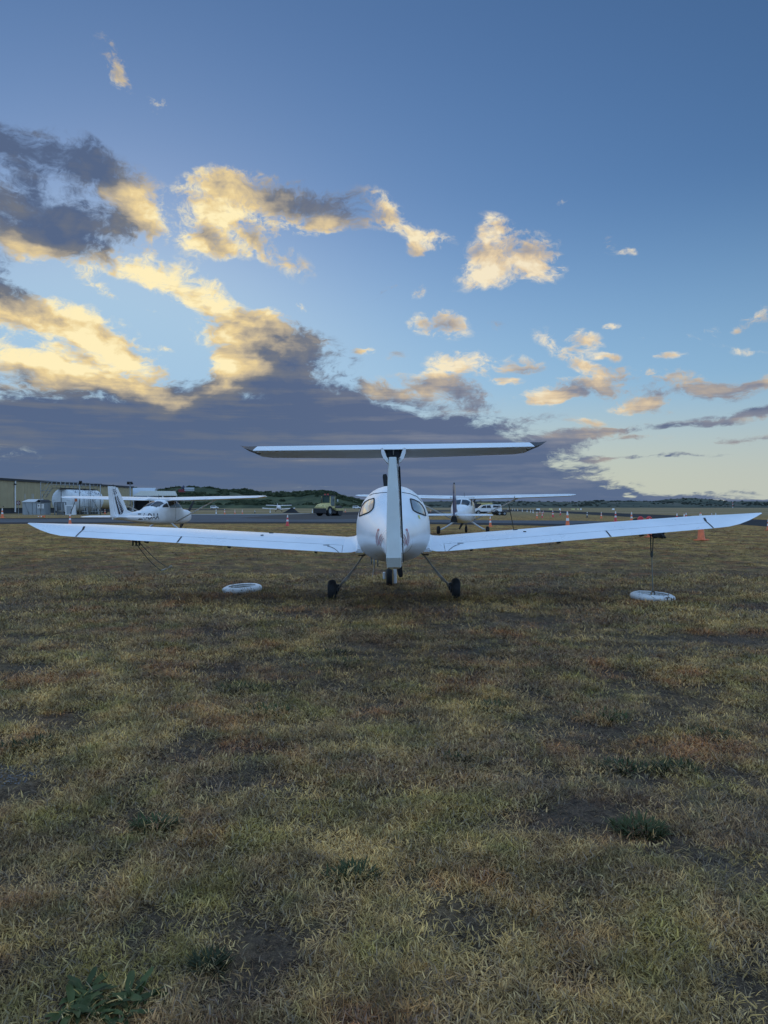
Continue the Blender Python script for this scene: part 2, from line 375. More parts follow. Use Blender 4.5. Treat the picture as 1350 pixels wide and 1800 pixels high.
def sheet(name, pts, z, m, label=None):
    """a flush paved strip; pts in the photograph's grid, projected on the ground, edges roughened"""
    P = [ground_at(px, py) for px, py in pts]; Q = []
    for i in range(len(P)):
        a, b = P[i], P[(i + 1) % len(P)]; n = max(1, min(24, int((b - a).length / 3)))
        for k in range(n):
            q = a.lerp(b, k / n); w = .004 * q.length
            Q.append((q.x + rnd.uniform(-w, w) * .4, q.y + rnd.uniform(-w, w), z))
    o = MB().poly(Q).build(name, m, fix=False)
    if o.data.polygons[0].normal.z < 0: o.data.flip_normals()
    return tag(o, label, kind='structure')
def asphalt(name, a, b):
    m = bpy.data.materials.new(name); m.use_nodes = True; N = Nodes(m.node_tree); p = m.node_tree.nodes['Principled BSDF']
    p.inputs['Roughness'].default_value = .9; p.inputs['Specular IOR Level'].default_value = .12
    pos = N.new('ShaderNodeNewGeometry').outputs['Position']
    f = N.noise(N.vm('MULTIPLY', pos, (.18, .5, 1.)), 1., 6., .6)
    c = N.mix(N.step(f, .35, .65), a, b)
    c = N.mix(N.m('MULTIPLY', N.step(N.noise(pos, 60., 3., .6), .4, .7), .3), c, tuple(q * 1.6 for q in b))
    N.l.new(c, p.inputs['Base Color']); return m
ASPH = asphalt('weathered_asphalt', (.060, .066, .075), (.088, .094, .104))
ASPHN = asphalt('fresh_asphalt', (.012, .013, .016), (.026, .027, .030))
MILL = asphalt('milled_asphalt', (.040, .040, .042), (.066, .062, .058))
CONC = asphalt('pale_concrete', (.22, .22, .21), (.30, .30, .285))
sheet('taxiway', [(-420, 922), (200, 919.5), (675, 919.5), (1000, 922.8), (1090, 917), (1010, 915.4), (900, 914.8), (760, 913.5), (640, 905), (470, 904.3), (330, 904.6), (260, 909.5), (60, 911.8), (-420, 913)], .004, ASPH)
sheet('fresh_asphalt_edge', [(-420, 923), (200, 920.3), (675, 920.5), (1000, 925), (1110, 920), (1100, 917), (1000, 921.2), (675, 917.5), (200, 918), (-420, 919.6)], .008, ASPHN)
sheet('fresh_asphalt_verge', [(-420, 912.4), (60, 911.0), (150, 910.2), (240, 909.6), (240, 910.8), (150, 911.7), (60, 912.6), (-420, 914.2)], .008, ASPHN)
sheet('concrete_edge', [(330, 905.0), (470, 904.6), (545, 903.0), (545, 902.2), (470, 903.5), (330, 904.0)], .012, CONC)
sheet('milled_apron', [(420, 910.6), (470, 907.0), (530, 903.2), (640, 899.0), (770, 898.6), (790, 904.8), (760, 908), (640, 912.2), (520, 913.2)], .012, MILL)
sheet('fresh_asphalt_patch', [(540, 904.2), (585, 901.4), (650, 900.2), (760, 900.4), (770, 902.5), (650, 904.8), (580, 905.4)], .016, ASPHN)
sheet('runway', [(1460, 931), (1350, 926), (1200, 914.5), (1080, 907.2), (930, 898.6), (880, 896.6), (885, 895.6), (935, 896.4), (1085, 902.0), (1215, 907.0), (1350, 914), (1460, 916.5)], .004, ASPHN)
sheet('distant_strip', [(760, 899.4), (930, 899.0), (905, 897.0), (850, 896.2), (760, 896.6)], .004, MILL)
sheet('far_track', [(300, 896.6), (413, 896.6), (395, 895.0), (300, 894.6)], .008, ASPHN)

# ------------------------------------------------------------------ hills with scrub, the far ones with haze put into their colour
def hill(name, prof, d, depth, m, seed):
    cols = []; pxs = np.arange(prof[0][0], prof[-1][0] + 1, 5.)
    yy = np.interp(pxs, [q[0] for q in prof], [q[1] for q in prof])
    rows = [(-1.0, -.02), (-.75, .16), (-.5, .40), (-.25, .72), (0, 1.0), (.3, .9), (.7, .5), (1.2, -.05)]
    rings = []
    for t, f in rows:
        ring = []
        for px, py in zip(pxs, yy):
            h = (HOR - py) / FPX * d + CAM_H; dd = d + t * depth
            n = float(fbm(np.array(px / 22.), np.array(t * 3 + 9.), seed)) - .5
            ring.append(((px - 675) / FPX * d * (1 + .0 * t) , dd, max(-1., h * f * (1 + n * .5 * (f < .95))) if f > 0 else -1.))
        rings.append(ring)
    mb = MB().loft(rings, False, True, closed=False)
    o = mb.build(name, m); tag(o, kind='structure'); return rings
def hill_mat(name, a, b, c):
    m = bpy.data.materials.new(name); m.use_nodes = True; N = Nodes(m.node_tree); p = m.node_tree.nodes['Principled BSDF']
    p.inputs['Roughness'].default_value = 1.; p.inputs['Specular IOR Level'].default_value = .1
    pos = N.new('ShaderNodeNewGeometry').outputs['Position']
    col = N.mix(N.step(N.noise(N.vm('MULTIPLY', pos, (1., .4, 1.6)), .05, 6., .65), .4, .62), a, b)
    col = N.mix(N.step(N.noise(N.vm('MULTIPLY', pos, (1., .5, 2.)), .03, 5., .6), .56, .68), col, c)
    N.l.new(col, p.inputs['Base Color']); return m
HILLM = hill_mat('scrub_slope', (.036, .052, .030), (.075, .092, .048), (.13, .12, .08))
HILLR = hill_mat('far_slope', (.050, .062, .050), (.085, .095, .072), (.11, .105, .085))  # paler, greyer greens stand in for haze on the far hills
PROF_L = [(225, 866), (258, 864), (285, 861), (310, 857.5), (335, 857), (360, 857), (378, 860), (395, 863), (412, 862), (428, 860.5), (445, 864), (460, 866), (478, 865.5), (500, 866), (515, 865), (540, 864.5), (562, 863.5), (580, 865), (597, 871), (615, 876), (640, 882), (670, 886), (700, 888)]
PROF_R = [(560, 887), (640, 884), (720, 882), (800, 881), (870, 881), (940, 881.5), (1005, 882.5), (1040, 880.5), (1100, 880), (1150, 881.5), (1185, 881), (1200, 876), (1215, 875), (1235, 877), (1255, 880), (1280, 882), (1300, 882), (1318, 881), (1360, 881.5), (1440, 880), (1560, 882), (1750, 880)]
PROF_F = [(-500, 884), (-300, 880), (-60, 878), (100, 872), (230, 866), (330, 868)]
RL = hill('scrub_hill', PROF_L, 640., 150., HILLM, 5)
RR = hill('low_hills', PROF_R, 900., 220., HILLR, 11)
RF = hill('left_hills', PROF_F, 760., 120., HILLM, 21)

def instances(name, pts, rot, scl, idx, protos):
    me = bpy.data.meshes.new(name); me.vertices.add(len(pts)); me.vertices.foreach_set('co', np.asarray(pts, np.float32).ravel())
    for nm, ty, arr, key in (('spin', 'FLOAT_VECTOR', rot, 'vector'), ('size', 'FLOAT', scl, 'value'), ('pick', 'INT', idx, 'value')):
        at_ = me.attributes.new(nm, ty, 'POINT'); at_.data.foreach_set(key, np.asarray(arr, np.int32 if ty == 'INT' else np.float32).ravel())
    o = link(name, me, None)
    g = bpy.data.node_groups.new(name + '_scatter', 'GeometryNodeTree')
    g.interface.new_socket('Geometry', in_out='INPUT', socket_type='NodeSocketGeometry')
    g.interface.new_socket('Geometry', in_out='OUTPUT', socket_type='NodeSocketGeometry')
    n = g.nodes; L = g.links
    gi = n.new('NodeGroupInput'); go = n.new('NodeGroupOutput'); mp = n.new('GeometryNodeMeshToPoints'); ip = n.new('GeometryNodeInstanceOnPoints'); jg = n.new('GeometryNodeJoinGeometry')
    for p in protos:
        oi = n.new('GeometryNodeObjectInfo'); oi.inputs['Object'].default_value = p; oi.inputs['As Instance'].default_value = True
        L.new(oi.outputs['Geometry'], jg.inputs[0])
    L.new(gi.outputs[0], mp.inputs[0]); L.new(mp.outputs[0], ip.inputs['Points']); L.new(jg.outputs[0], ip.inputs['Instance'])
    ip.inputs['Pick Instance'].default_value = True
    for nm, ty, sock in (('spin', 'FLOAT_VECTOR', 'Rotation'), ('size', 'FLOAT', 'Scale'), ('pick', 'INT', 'Instance Index')):
        a = n.new('GeometryNodeInputNamedAttribute'); a.data_type = ty; a.inputs['Name'].default_value = nm
        L.new(a.outputs[0], ip.inputs[sock])
    L.new(ip.outputs[0], go.inputs[0])
    md = o.modifiers.new('scatter', 'NODES'); md.node_group = g
    return tag(o, kind='stuff')

def leaf_mat(name, a, b, rough=.7):
    m = bpy.data.materials.new(name); m.use_nodes = True; N = Nodes(m.node_tree); p = m.node_tree.nodes['Principled BSDF']
    p.inputs['Roughness'].default_value = rough; p.inputs['Specular IOR Level'].default_value = .25
    oi = N.new('ShaderNodeObjectInfo'); pos = N.new('ShaderNodeNewGeometry').outputs['Position']
    f = N.m('ADD', N.m('MULTIPLY', oi.outputs['Random'], .6), N.m('MULTIPLY', N.noise(pos, 1.2, 3., .6), .5))
    N.l.new(N.mix(N.step(f, .2, .85), a, b), p.inputs['Base Color']); return m
def bush_proto(seed, m):
    r_ = random.Random(seed); mb = MB()
    for lobe in range(6):
        c = Vector((r_.uniform(-.55, .55), r_.uniform(-.55, .55), r_.uniform(.25, .6))); q = r_.uniform(.3, .5)
        for k in range(60):
            u_ = Vector((r_.gauss(0, 1), r_.gauss(0, 1), r_.gauss(0, 1) * .8)).normalized() * q * r_.uniform(.7, 1.05)
            w = Vector((r_.gauss(0, 1), r_.gauss(0, 1), r_.gauss(0, 1))).normalized(); s_ = r_.uniform(.07, .15)
            t = u_.cross(w).normalized() * s_; e = (w * .6 + u_.normalized()).normalized() * s_ * 1.3
            mb.add([c + u_ - t, c + u_ + e, c + u_ + t, c + u_ - e * .7], [(0, 1, 2, 3)])
    o = bpy.data.objects.new('bush_shape', mb.mesh('bush_shape', False)); o.data.materials.append(m); return o
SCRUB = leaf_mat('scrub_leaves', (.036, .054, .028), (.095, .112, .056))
SCRUBF = leaf_mat('far_scrub_leaves', (.045, .056, .046), (.085, .095, .072))  # distance haze painted into the leaf colour
def scrub(name, rings, n, m, smin, smax, seed, rows=(1, 5)):
    r_ = random.Random(seed); protos = [bush_proto(seed + k, m) for k in range(5)]; P = []; Rt = []; Sc = []; Id = []
    for _ in range(n):
        i = r_.randint(rows[0], rows[1] - 1); k = r_.randrange(len(rings[0]) - 1); a = r_.random(); b = r_.random()
        q = [Vector(rings[i + da][k + db]) for da in (0, 1) for db in (0, 1)]
        p = (q[0].lerp(q[1], b)).lerp(q[2].lerp(q[3], b), a)
        if float(fbm(np.array(p.x * .02), np.array(p.y * .02 + i), seed)) < .43: continue
        s_ = r_.uniform(smin, smax) * (1.25 if r_.random() < .1 else 1)
        P.append((p.x, p.y, p.z - .3 * s_)); Rt.append((0, 0, r_.uniform(0, 6.28))); Sc.append(s_); Id.append(r_.randrange(5))
    return tag(instances(name, P, Rt, Sc, Id, protos), 'dark green scrub covering the low hill behind the airfield', 'scrub')
scrub('hill_scrub', RL, 3600, SCRUB, 1.0, 2.9, 40)
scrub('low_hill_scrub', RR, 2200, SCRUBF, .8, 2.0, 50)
scrub('left_hill_scrub', RF, 600, SCRUB, 1.6, 3.6, 60)

# ------------------------------------------------------------------ aerofoil lofts
def foil(xc, thick, camber=.03):
    yt = 5 * thick * (.2969 * math.sqrt(xc) - .126 * xc - .3516 * xc ** 2 + .2843 * xc ** 3 - .1036 * xc ** 4)
    yc = camber * 4 * xc * (1 - xc)
    return yc + yt, yc - yt
def wing_ring(st, a, b, n=9, shrink=0.):
    """st: x, trailing edge y, trailing edge z, chord, incidence, thickness; a..b part of the chord"""
    x, yt, zt, c, inc, th = st
    up = []; lo = []
    for i in range(n):
        xc = a + (b - a) * (1 - math.cos(math.pi * i / (n - 1))) / 2
        zu, zl = foil(xc, th)
        if a > 0: zu -= shrink; zl += shrink
        y = yt + c * (1 - xc); zz = zt + c * (1 - xc) * inc
        up.append((x, y, zz + c * zu)); lo.append((x, y, zz + c * zl))
    return list(reversed(up)) + lo[(1 if a == 0 else 0):]
def stations(tab, xs):
    out = []
    for x in xs:
        out.append((x,) + tuple(np.interp(x, [t[0] for t in tab], [t[k] for t in tab]) for k in range(1, 6)))
    return out
def mirror(st, s): return [(q[0] * s,) + tuple(q[1:]) for q in st]

def superellipse(y, zb, zt, hw, n=28, p=2.35, egg=.42):
    zc = zb + egg * (zt - zb); ring = []
    for k in range(n):
        a = 2 * math.pi * k / n; ca, sa = math.cos(a), math.sin(a)
        ring.append((hw * math.copysign(abs(ca) ** (2 / p), ca), y, zc + (zt - zc if sa > 0 else zc - zb) * math.copysign(abs(sa) ** (2 / p), sa)))
    return ring
def smooth_table(tab, ys):
    """cubic interpolation through the fuselage frames"""
    t = np.array(tab); out = []
    m = np.gradient(t[:, 1:], t[:, 0], axis=0)
    for y in ys:
        i = int(np.clip(np.searchsorted(t[:, 0], y) - 1, 0, len(t) - 2)); h = t[i + 1, 0] - t[i, 0]; s_ = (y - t[i, 0]) / h
        out.append((y, *(t[i, 1:] * (2 * s_ ** 3 - 3 * s_ ** 2 + 1) + m[i] * h * (s_ ** 3 - 2 * s_ ** 2 + s_) + t[i + 1, 1:] * (-2 * s_ ** 3 + 3 * s_ ** 2) + m[i + 1] * h * (s_ ** 3 - s_ ** 2))))
    return out

# ------------------------------------------------------------------ the T-tailed aeroplane in front
Y0 = 11.16
plane = thing('light_aircraft', 'white T-tailed two-seat aeroplane seen from behind, parked closest on the grass', 'aeroplane', (.155, Y0, .0))
plane.rotation_euler = (0, R(-.8), R(-.55))
PM = Matrix.Translation(plane.location) @ plane.rotation_euler.to_matrix().to_4x4(); PMI = PM.inverted()
D = lambda d: d - Y0
FUS = [(6.20, .935, 1.10, .060), (6.6, .93, 1.13, .078), (7.2, .92, 1.17, .112), (8.0, .89, 1.23, .175), (8.7, .83, 1.31, .27), (9.3, .75, 1.45, .40), (9.8, .68, 1.60, .50), (10.3, .645, 1.69, .55), (10.8, .63, 1.735, .562), (11.3, .625, 1.735, .565), (11.8, .63, 1.62, .545), (12.1, .65, 1.42, .50), (12.5, .72, 1.33, .42), (12.9, .84, 1.25, .28), (13.05, .90, 1.21, .20)]
ysF = np.concatenate([np.arange(6.20, 12.95, .15), [13.05]])
frames = smooth_table([(D(a), b, c, e) for a, b, c, e in FUS], [D(y) for y in ysF])
frames = [(a, b, c, e * float(np.interp(a, (-3.6, -1.2), (1., .955)))) for a, b, c, e in frames]
ringsF = [superellipse(*f, n=36, egg=float(np.interp(f[0], (-3.6, -1.2), (.45, .40))), p=2.3) for f in frames]
body = MB(); canopy = MB(); nr = 36
body.add([q for r_ in ringsF for q in r_], [], True); canopy.v = list(body.v)
for i in range(len(ringsF) - 1):
    ym = Y0 + (ringsF[i][0][1] + ringsF[i + 1][0][1]) / 2
    for k in range(nr):
        f = (i * nr + k, i * nr + (k + 1) % nr, (i + 1) * nr + (k + 1) % nr, (i + 1) * nr + k)
        zm = sum(body.v[j][2] for j in f) / 4
        (canopy if 10.98 < ym < 12.15 and zm > 1.19 + .12 * max(0, ym - 11.4) else body).f.append(f)
body.f.append(tuple(range(nr))); body.f.append(tuple((len(ringsF) - 1) * nr + k for k in range(nr)))
body.sm = [True] * (len(body.f) - 2) + [False] * 2; canopy.sm = [True] * len(canopy.f)
fus_bvh = BVHTree.FromPolygons([PM @ Vector(q) for q in body.v], body.f + canopy.f)
body.build('fuselage', WHITE, plane)
cme = canopy.mesh('canopy'); _b = bmesh.new(); _b.from_mesh(cme); bmesh.ops.delete(_b, geom=[q for q in _b.verts if not q.link_faces], context='VERTS'); _b.to_mesh(cme); _b.free()
link('canopy', cme, GLASSD, plane)

def on_skin(px, py, lift, bvh=None):
    px = 690.3 + (px - 690.3) * .955
    loc, nor, _, _ = (bvh or fus_bvh).ray_cast(cam.location, ray(px, py))
    if loc is None: return None
    if nor.dot(ray(px, py)) > 0: nor = -nor
    return PMI @ (loc + nor * lift)
def skin_patch(poly, lift):
    """a curved panel following the skin inside an outline given in the photograph's grid"""
    c = Vector((sum(p[0] for p in poly) / len(poly), sum(p[1] for p in poly) / len(poly)))
    dense = []
    for i in range(len(poly)):
        a, b = Vector(poly[i]), Vector(poly[(i + 1) % len(poly)])
        for k in range(4): dense.append(a.lerp(b, k / 4))
    rings = []
    for t in (1., .75, .5, .25):
        rings.append([on_skin(*(c.lerp(p, t)), lift) for p in dense])
    mb = MB().loft(rings, False, True)
    o = len(mb.v); mb.v.append(tuple(on_skin(c.x, c.y, lift))); n = len(dense)
    for k in range(n): mb.f.append((3 * n + k, 3 * n + (k + 1) % n, o)); mb.sm.append(True)
    return mb, [on_skin(p.x, p.y, lift) for p in dense]
def skin_line(pts, width, lift=.003, taper=False):
    L_ = []; Rr = []; P = [Vector(q) for q in pts]
    dense = []
    for i in range(len(P) - 1):
        for k in range(4): dense.append(P[i].lerp(P[i + 1], k / 4))
    dense.append(P[-1])
    for i, p in enumerate(dense):
        t = (dense[min(i + 1, len(dense) - 1)] - dense[max(i - 1, 0)]).normalized(); nrm = Vector((-t.y, t.x)) * width / 2
        a = on_skin(*(p + nrm), lift); b = on_skin(*(p - nrm), lift)
        if a and b: L_.append(a); Rr.append(b)
    n = len(L_)
    return MB().add(L_ + Rr, [(i, i + 1, n + i + 1, n + i) for i in range(n - 1)], True)
for poly in ([(656, 876.5), (656.5, 885), (655, 893), (652, 897.5), (647, 901), (629.5, 907.5), (630.5, 900), (634, 890), (640, 883), (647, 879)],
             [(722.5, 877.5), (729, 879), (738, 883), (744, 889), (748, 896), (750.5, 906.5), (735, 901.5), (728, 898), (725.5, 893)]):
    mb, rim = skin_patch(poly, .006)
    wn = mb.build('rear_window', GLASS, plane)
    MB().tube(rim + [rim[0]], .009, 6).build('window_frame', GAP, wn)
skin_line([(640, 874), (655, 868), (672, 866), (683, 865.6)], .8).build('canopy_seam', GAP, plane)
skin_line([(707, 865.6), (722, 868), (735, 873), (744, 882)], .8).build('canopy_seam', GAP, plane)
skin_patch([(736, 906), (739, 906), (741, 912), (738.5, 912)], .004)[0].build('yellow_label', YEL, plane)
def decals(s):
    cx = 690
    fx = lambda x: cx + (x - cx) * s
    arcs = [([(664.5, 931), (661.5, 937), (660, 944), (660.5, 952), (663, 959)], 1.0), ([(664.8, 936), (662.5, 943), (663, 951), (665, 958)], .7),
            ([(670, 939), (667, 944), (665, 950), (664.5, 956)], 1.1), ([(672, 942.5), (669, 947), (667, 952), (666, 957)], .8), ([(674, 946), (671, 950), (669, 955), (667.5, 960)], .8)]
    for pts, w in arcs:
        skin_line([(fx(x), y) for x, y in pts], w, .004).build('red_stripe', PINK, plane)
    skin_line([(fx(665.2), 930), (fx(663.2), 933.5)], 3.2, .005).build('red_stripe', PINK, plane)
decals(1); decals(-1)

# wings
WT = [(.28, D(10.85), .86, 1.15, .05, .17), (.50, D(10.58), .79, 1.36, .065, .165), (.62, D(10.54), .768, 1.30, .07, .155), (.75, D(10.55), .766, 1.24, .08, .145),
      (2.0, D(10.60), .852, 1.16, .095, .14), (3.2, D(10.65), .937, 1.07, .11, .135), (4.72, D(10.72), 1.042, .93, .13, .125), (4.95, D(10.74), 1.062, .88, .13, .12), (5.12, D(10.76), 1.098, .72, .13, .115), (5.27, D(10.78), 1.150, .52, .12, .11), (5.38, D(10.78), 1.205, .30, .10, .10), (5.45, D(10.76), 1.252, .07, .05, .10)]
wing_obj = {}
for s in (-1, 1):
    w = MB()
    w.loft([wing_ring(q, 0, 1) for q in mirror(WT[:4], s)], True)
    w.loft([wing_ring(q, 0, .76) for q in mirror(stations(WT, (.75, 1.4, 2.0, 2.6, 3.2, 4.0, 4.72)), s)], True)
    w.loft([wing_ring(q, 0, 1) for q in mirror(WT[6:], s)], True)
    wo = w.build('wing', WHITE, plane); wing_obj[s] = wo
    # root fillet between the wing's top and the fuselage side
    fl = MB(); rings = []
    for yy in np.linspace(D(10.58), D(11.75), 14):
        ring = []
        st = stations(WT, (.72,))[0]; xc = 1 - (yy - st[1]) / st[3]; xc = min(max(xc, 0.), 1.)
        zt_ = st[2] + st[3] * (1 - xc) * st[4] + st[3] * foil(xc, st[5])[0] + .002
        for a in np.linspace(0, math.pi / 2, 7):
            k_ = (yy - D(10.58)) / 1.17; r_ = .03 + .075 * min(1, k_ * 3)
            ring.append((s * (.53 + r_ * 1.15 * (1 - math.sin(a))), yy, zt_ + r_ * (1 - math.cos(a))))
        ring += [(s * .44, yy, zt_ + r_), (s * .44, yy, zt_ - .02), (s * (.52 + r_), yy, zt_ - .02)]
        rings.append(ring)
    fl.loft(rings, True).build('wing_fillet', WHITE, plane)
    flap = MB().loft([wing_ring(q, .773, 1, 6, .001) for q in mirror(stations(WT, (.757, 2.0, 3.19)), s)], True).build('flap', WHITE, wo)
    ail = MB().loft([wing_ring(q, .773, 1, 6, .001) for q in mirror(stations(WT, (3.2, 4.0, 4.71)), s)], True).build('aileron', WHITE, wo)
    gapm = MB()
    for x0, x1 in ((.77, 3.17), (3.2, 4.7)):
        gapm.loft([wing_ring(q, .755, .778, 4, .006) for q in mirror(stations(WT, (x0, (x0 + x1) / 2, x1)), s)], True)
    gapm.build('hinge_gap', GAP, wo)
    def top(x, xc, lift=.003):
        st = stations(WT, (x,))[0]
        return Vector((s * x, st[1] + st[3] * (1 - xc), st[2] + st[3] * (1 - xc) * st[4] + st[3] * foil(xc, st[5])[0] + lift))
    for x0, a0, x1, a1, wd in ((4.725, .70, 4.715, .995, .010), (4.78, .50, 4.725, .70, .016), (3.185, .775, 3.185, .99, .010)):
        p0, p1 = top(x0, a0), top(x1, a1); dx = Vector((wd, 0, 0)); md = top((x0 + x1) / 2, (a0 + a1) / 2)
        MB().add([p0 - dx, p0 + dx, md - dx, md + dx, p1 - dx, p1 + dx], [(0, 1, 3, 2), (2, 3, 5, 4)]).build('panel_seam', GAP, wo)
    # curved flap-root line and small fittings near the root
    pts = [top(.98 - .18 * t, .86 + .14 * t ** 2 - .02 * (1 - t)) for t in np.linspace(0, 1, 7)]
    MB().tube(pts, .004, 5).build('panel_seam', GAP, wo)
    MB().lathe([(0, .012), (.022, .010), (.026, 0)], 'Z', top(2.02, .52, 0), 12).build('fuel_cap', GAP, wo)
    MB().box(top(1.92, .30, .004), (.07, .02, .012)).build('vent', GAP, wo)
    MB().box(top(1.0, .80, .002), (.09, .02, .006)).build('walkway_mark', GAP, wo)
    for xh in (1.15, 2.45, 3.7):
        st = stations(WT, (xh,))[0]; c = Vector((s * xh, st[1] + .10, st[2] - .035))
        MB().prism([c + Vector((-.014, .16, .03)), c + Vector((-.014, -.02, .022)), c + Vector((-.014, -.01, .008)), c + Vector((-.014, .12, -.012))], (.028, 0, 0)).build('flap_hinge', DARK, wo)
    st = stations(WT, (3.95,))[0]; tz = st[2] - .05
    MB().tube([(s * 3.95 + .035 * math.cos(a), st[1] + .45, tz + .02 + .035 * math.sin(a)) for a in np.linspace(0, 2 * math.pi, 13)], .007, 6).build('tie_down_ring', DARK, wo)

# fin, rudder, tailplane
def fin_ring(z, ytail, ynose, wt, wm, k=12):
    c = ynose - ytail; pts = []
    for i in range(k):
        t = i / (k - 1); half = (wt / 2) * (1 - t) + wm / 2 * 4 * t * (1 - t) * (.5 if t < .5 else .55)
        pts.append((half * (1 if t < .93 else .8), ytail + c * t, z))
    pts.append((0, ynose + .01, z))
    return pts + [(-p[0], p[1], p[2]) for p in reversed(pts[:-1])]
fin = MB()
fin.loft([fin_ring(z, D(6.38) - .0 * z, D(yn), wt, wm) for z, yn, wt, wm in ((.95, 7.9, .150, .10), (1.08, 7.55, .146, .10), (1.25, 7.25, .138, .09), (1.5, 7.10, .120, .08), (1.75, 6.98, .100, .07), (1.90, 6.93, .086, .06))], True)
fin.build('fin', WHITE2, plane)
rud = MB(); rr = []
hx, hy = 0., D(6.36); th = R(-2.0)
for z, yt, wt, wh in ((.895, 6.20, .085, .10), (.915, 6.10, .118, .142), (1.0, 6.045, .130, .150), (1.25, 6.06, .112, .136), (1.5, 6.075, .098, .118), (1.75, 6.09, .074, .094), (1.845, 6.10, .064, .084)):
    ring = []
    for x, y in ((-wt / 2 + .008, yt), (wt / 2 - .008, yt), (wt / 2, yt + .012), (wh / 2 - .004, 6.345), (wh / 2 - .02, 6.362), (-wh / 2 + .02, 6.362), (-wh / 2 + .004, 6.345), (-wt / 2, yt + .012)):
        dx, dy = x - hx, D(y) - hy
        ring.append((hx + dx * math.cos(th) - dy * math.sin(th), hy + dx * math.sin(th) + dy * math.cos(th), z))
    rr.append(ring)
rud.loft(rr, True, False).build('rudder', mat('rudder_paint', (.62, .66, .64), .16, var=.08, vscale=4., coat=.5), plane, bevel=.004)
MB().loft([[(-.062, D(6.352), z), (.062, D(6.352), z), (.062, D(6.40), z), (-.062, D(6.40), z)] if z < 1.3 else [(-.045, D(6.352), z), (.045, D(6.352), z), (.045, D(6.40), z), (-.045, D(6.40), z)] for z in (.95, 1.2, 1.75)], True, False).build('hinge_gap', GAP, plane)
MB().tube([(.072, D(6.37), .94), (.069, D(6.37), 1.2), (.058, D(6.37), 1.6), (.052, D(6.37), 1.78)], .006, 6).build('rudder_seam', GAP, plane)
for z in (1.02, 1.10, 1.16, 1.24): MB().box((.068 - .02 * (z - 1), D(6.30), z), (.006, .03, .012)).build('hinge_bracket', DARK, plane)
MB().tube([(.045, D(6.16), 1.835), (.06, D(6.3), 1.845)], .006, 6).build('push_rod', STEEL, plane)
TS = [(0., D(6.48), 1.942, .58, -.045, .132), (.3, D(6.48), 1.942, .575, -.045, .132), (1.15, D(6.50), 1.945, .48, -.04, .13), (1.24, D(6.51), 1.951, .43, -.04, .13), (1.30, D(6.52), 1.962, .33, -.02, .11), (1.325, D(6.53), 1.972, .2, .0, .08)]
MB().loft([wing_ring(q, 0, .97) for q in mirror(list(reversed(TS)), -1) + TS[1:]], True).build('tailplane', TAILW, plane)
el = MB(); rings = []
for x in (-1.22, -1.0, -.3, 0., .3, 1.0, 1.22):
    c = float(np.interp(abs(x), (0, .3, 1.0, 1.22), (.26, .26, .235, .225))); y0 = D(6.50); dz = math.tan(R(13)) * c
    rings.append([(x, y0, 1.985), (x, y0 - c * .3, 1.985 - dz * .26), (x, y0 - c, 1.985 - dz), (x, y0 - c, 1.978 - dz), (x, y0 - c * .35, 1.928 - dz * .05), (x, y0 - .005, 1.922)])
el.loft(rings, True, False).build('elevator', TAILW, plane, bevel=.003)
for s in (-1, 1):
    tip = MB().loft([[(s * 1.222, D(6.26), 1.930), (s * 1.222, D(6.52), 1.988), (s * 1.222, D(6.84), 1.955), (s * 1.222, D(6.6), 1.915)],
                     [(s * 1.30, D(6.30), 1.955), (s * 1.30, D(6.50), 1.985), (s * 1.30, D(6.74), 1.966), (s * 1.30, D(6.55), 1.945)],
                     [(s * 1.345, D(6.36), 1.983), (s * 1.345, D(6.48), 1.988), (s * 1.345, D(6.60), 1.982), (s * 1.345, D(6.48), 1.977)]], True, False)
    tip.build('tailplane_tip', DARK, plane)
    lobe = MB(); rings = []
    for t in np.linspace(0, 1, 8):
        y = D(6.24) + .62 * t; k = (1 - t ** 3) * .92 + .08
        a = [(.045, 1.80), (.062, 1.812), (.088, 1.845), (.104, 1.885), (.108, 1.93), (.090, 1.935), (.075, 1.905), (.060, 1.86), (.045, 1.835)]
        rings.append([(s * (x * k + .03 * (1 - k)), y, 1.935 - (1.935 - z) * (k * .6 + .4)) for x, z in a])
    lobe.loft(rings, True).build('tail_fairing', WHITE2, plane)
MB().box((0, D(6.52), 1.885), (.12, .44, .085)).build('tail_mount', GAP, plane)
MB().tube([(0, D(6.285), 1.93), (0, D(6.285), 1.875)], .006, 6).build('elevator_rod', STEEL, plane)

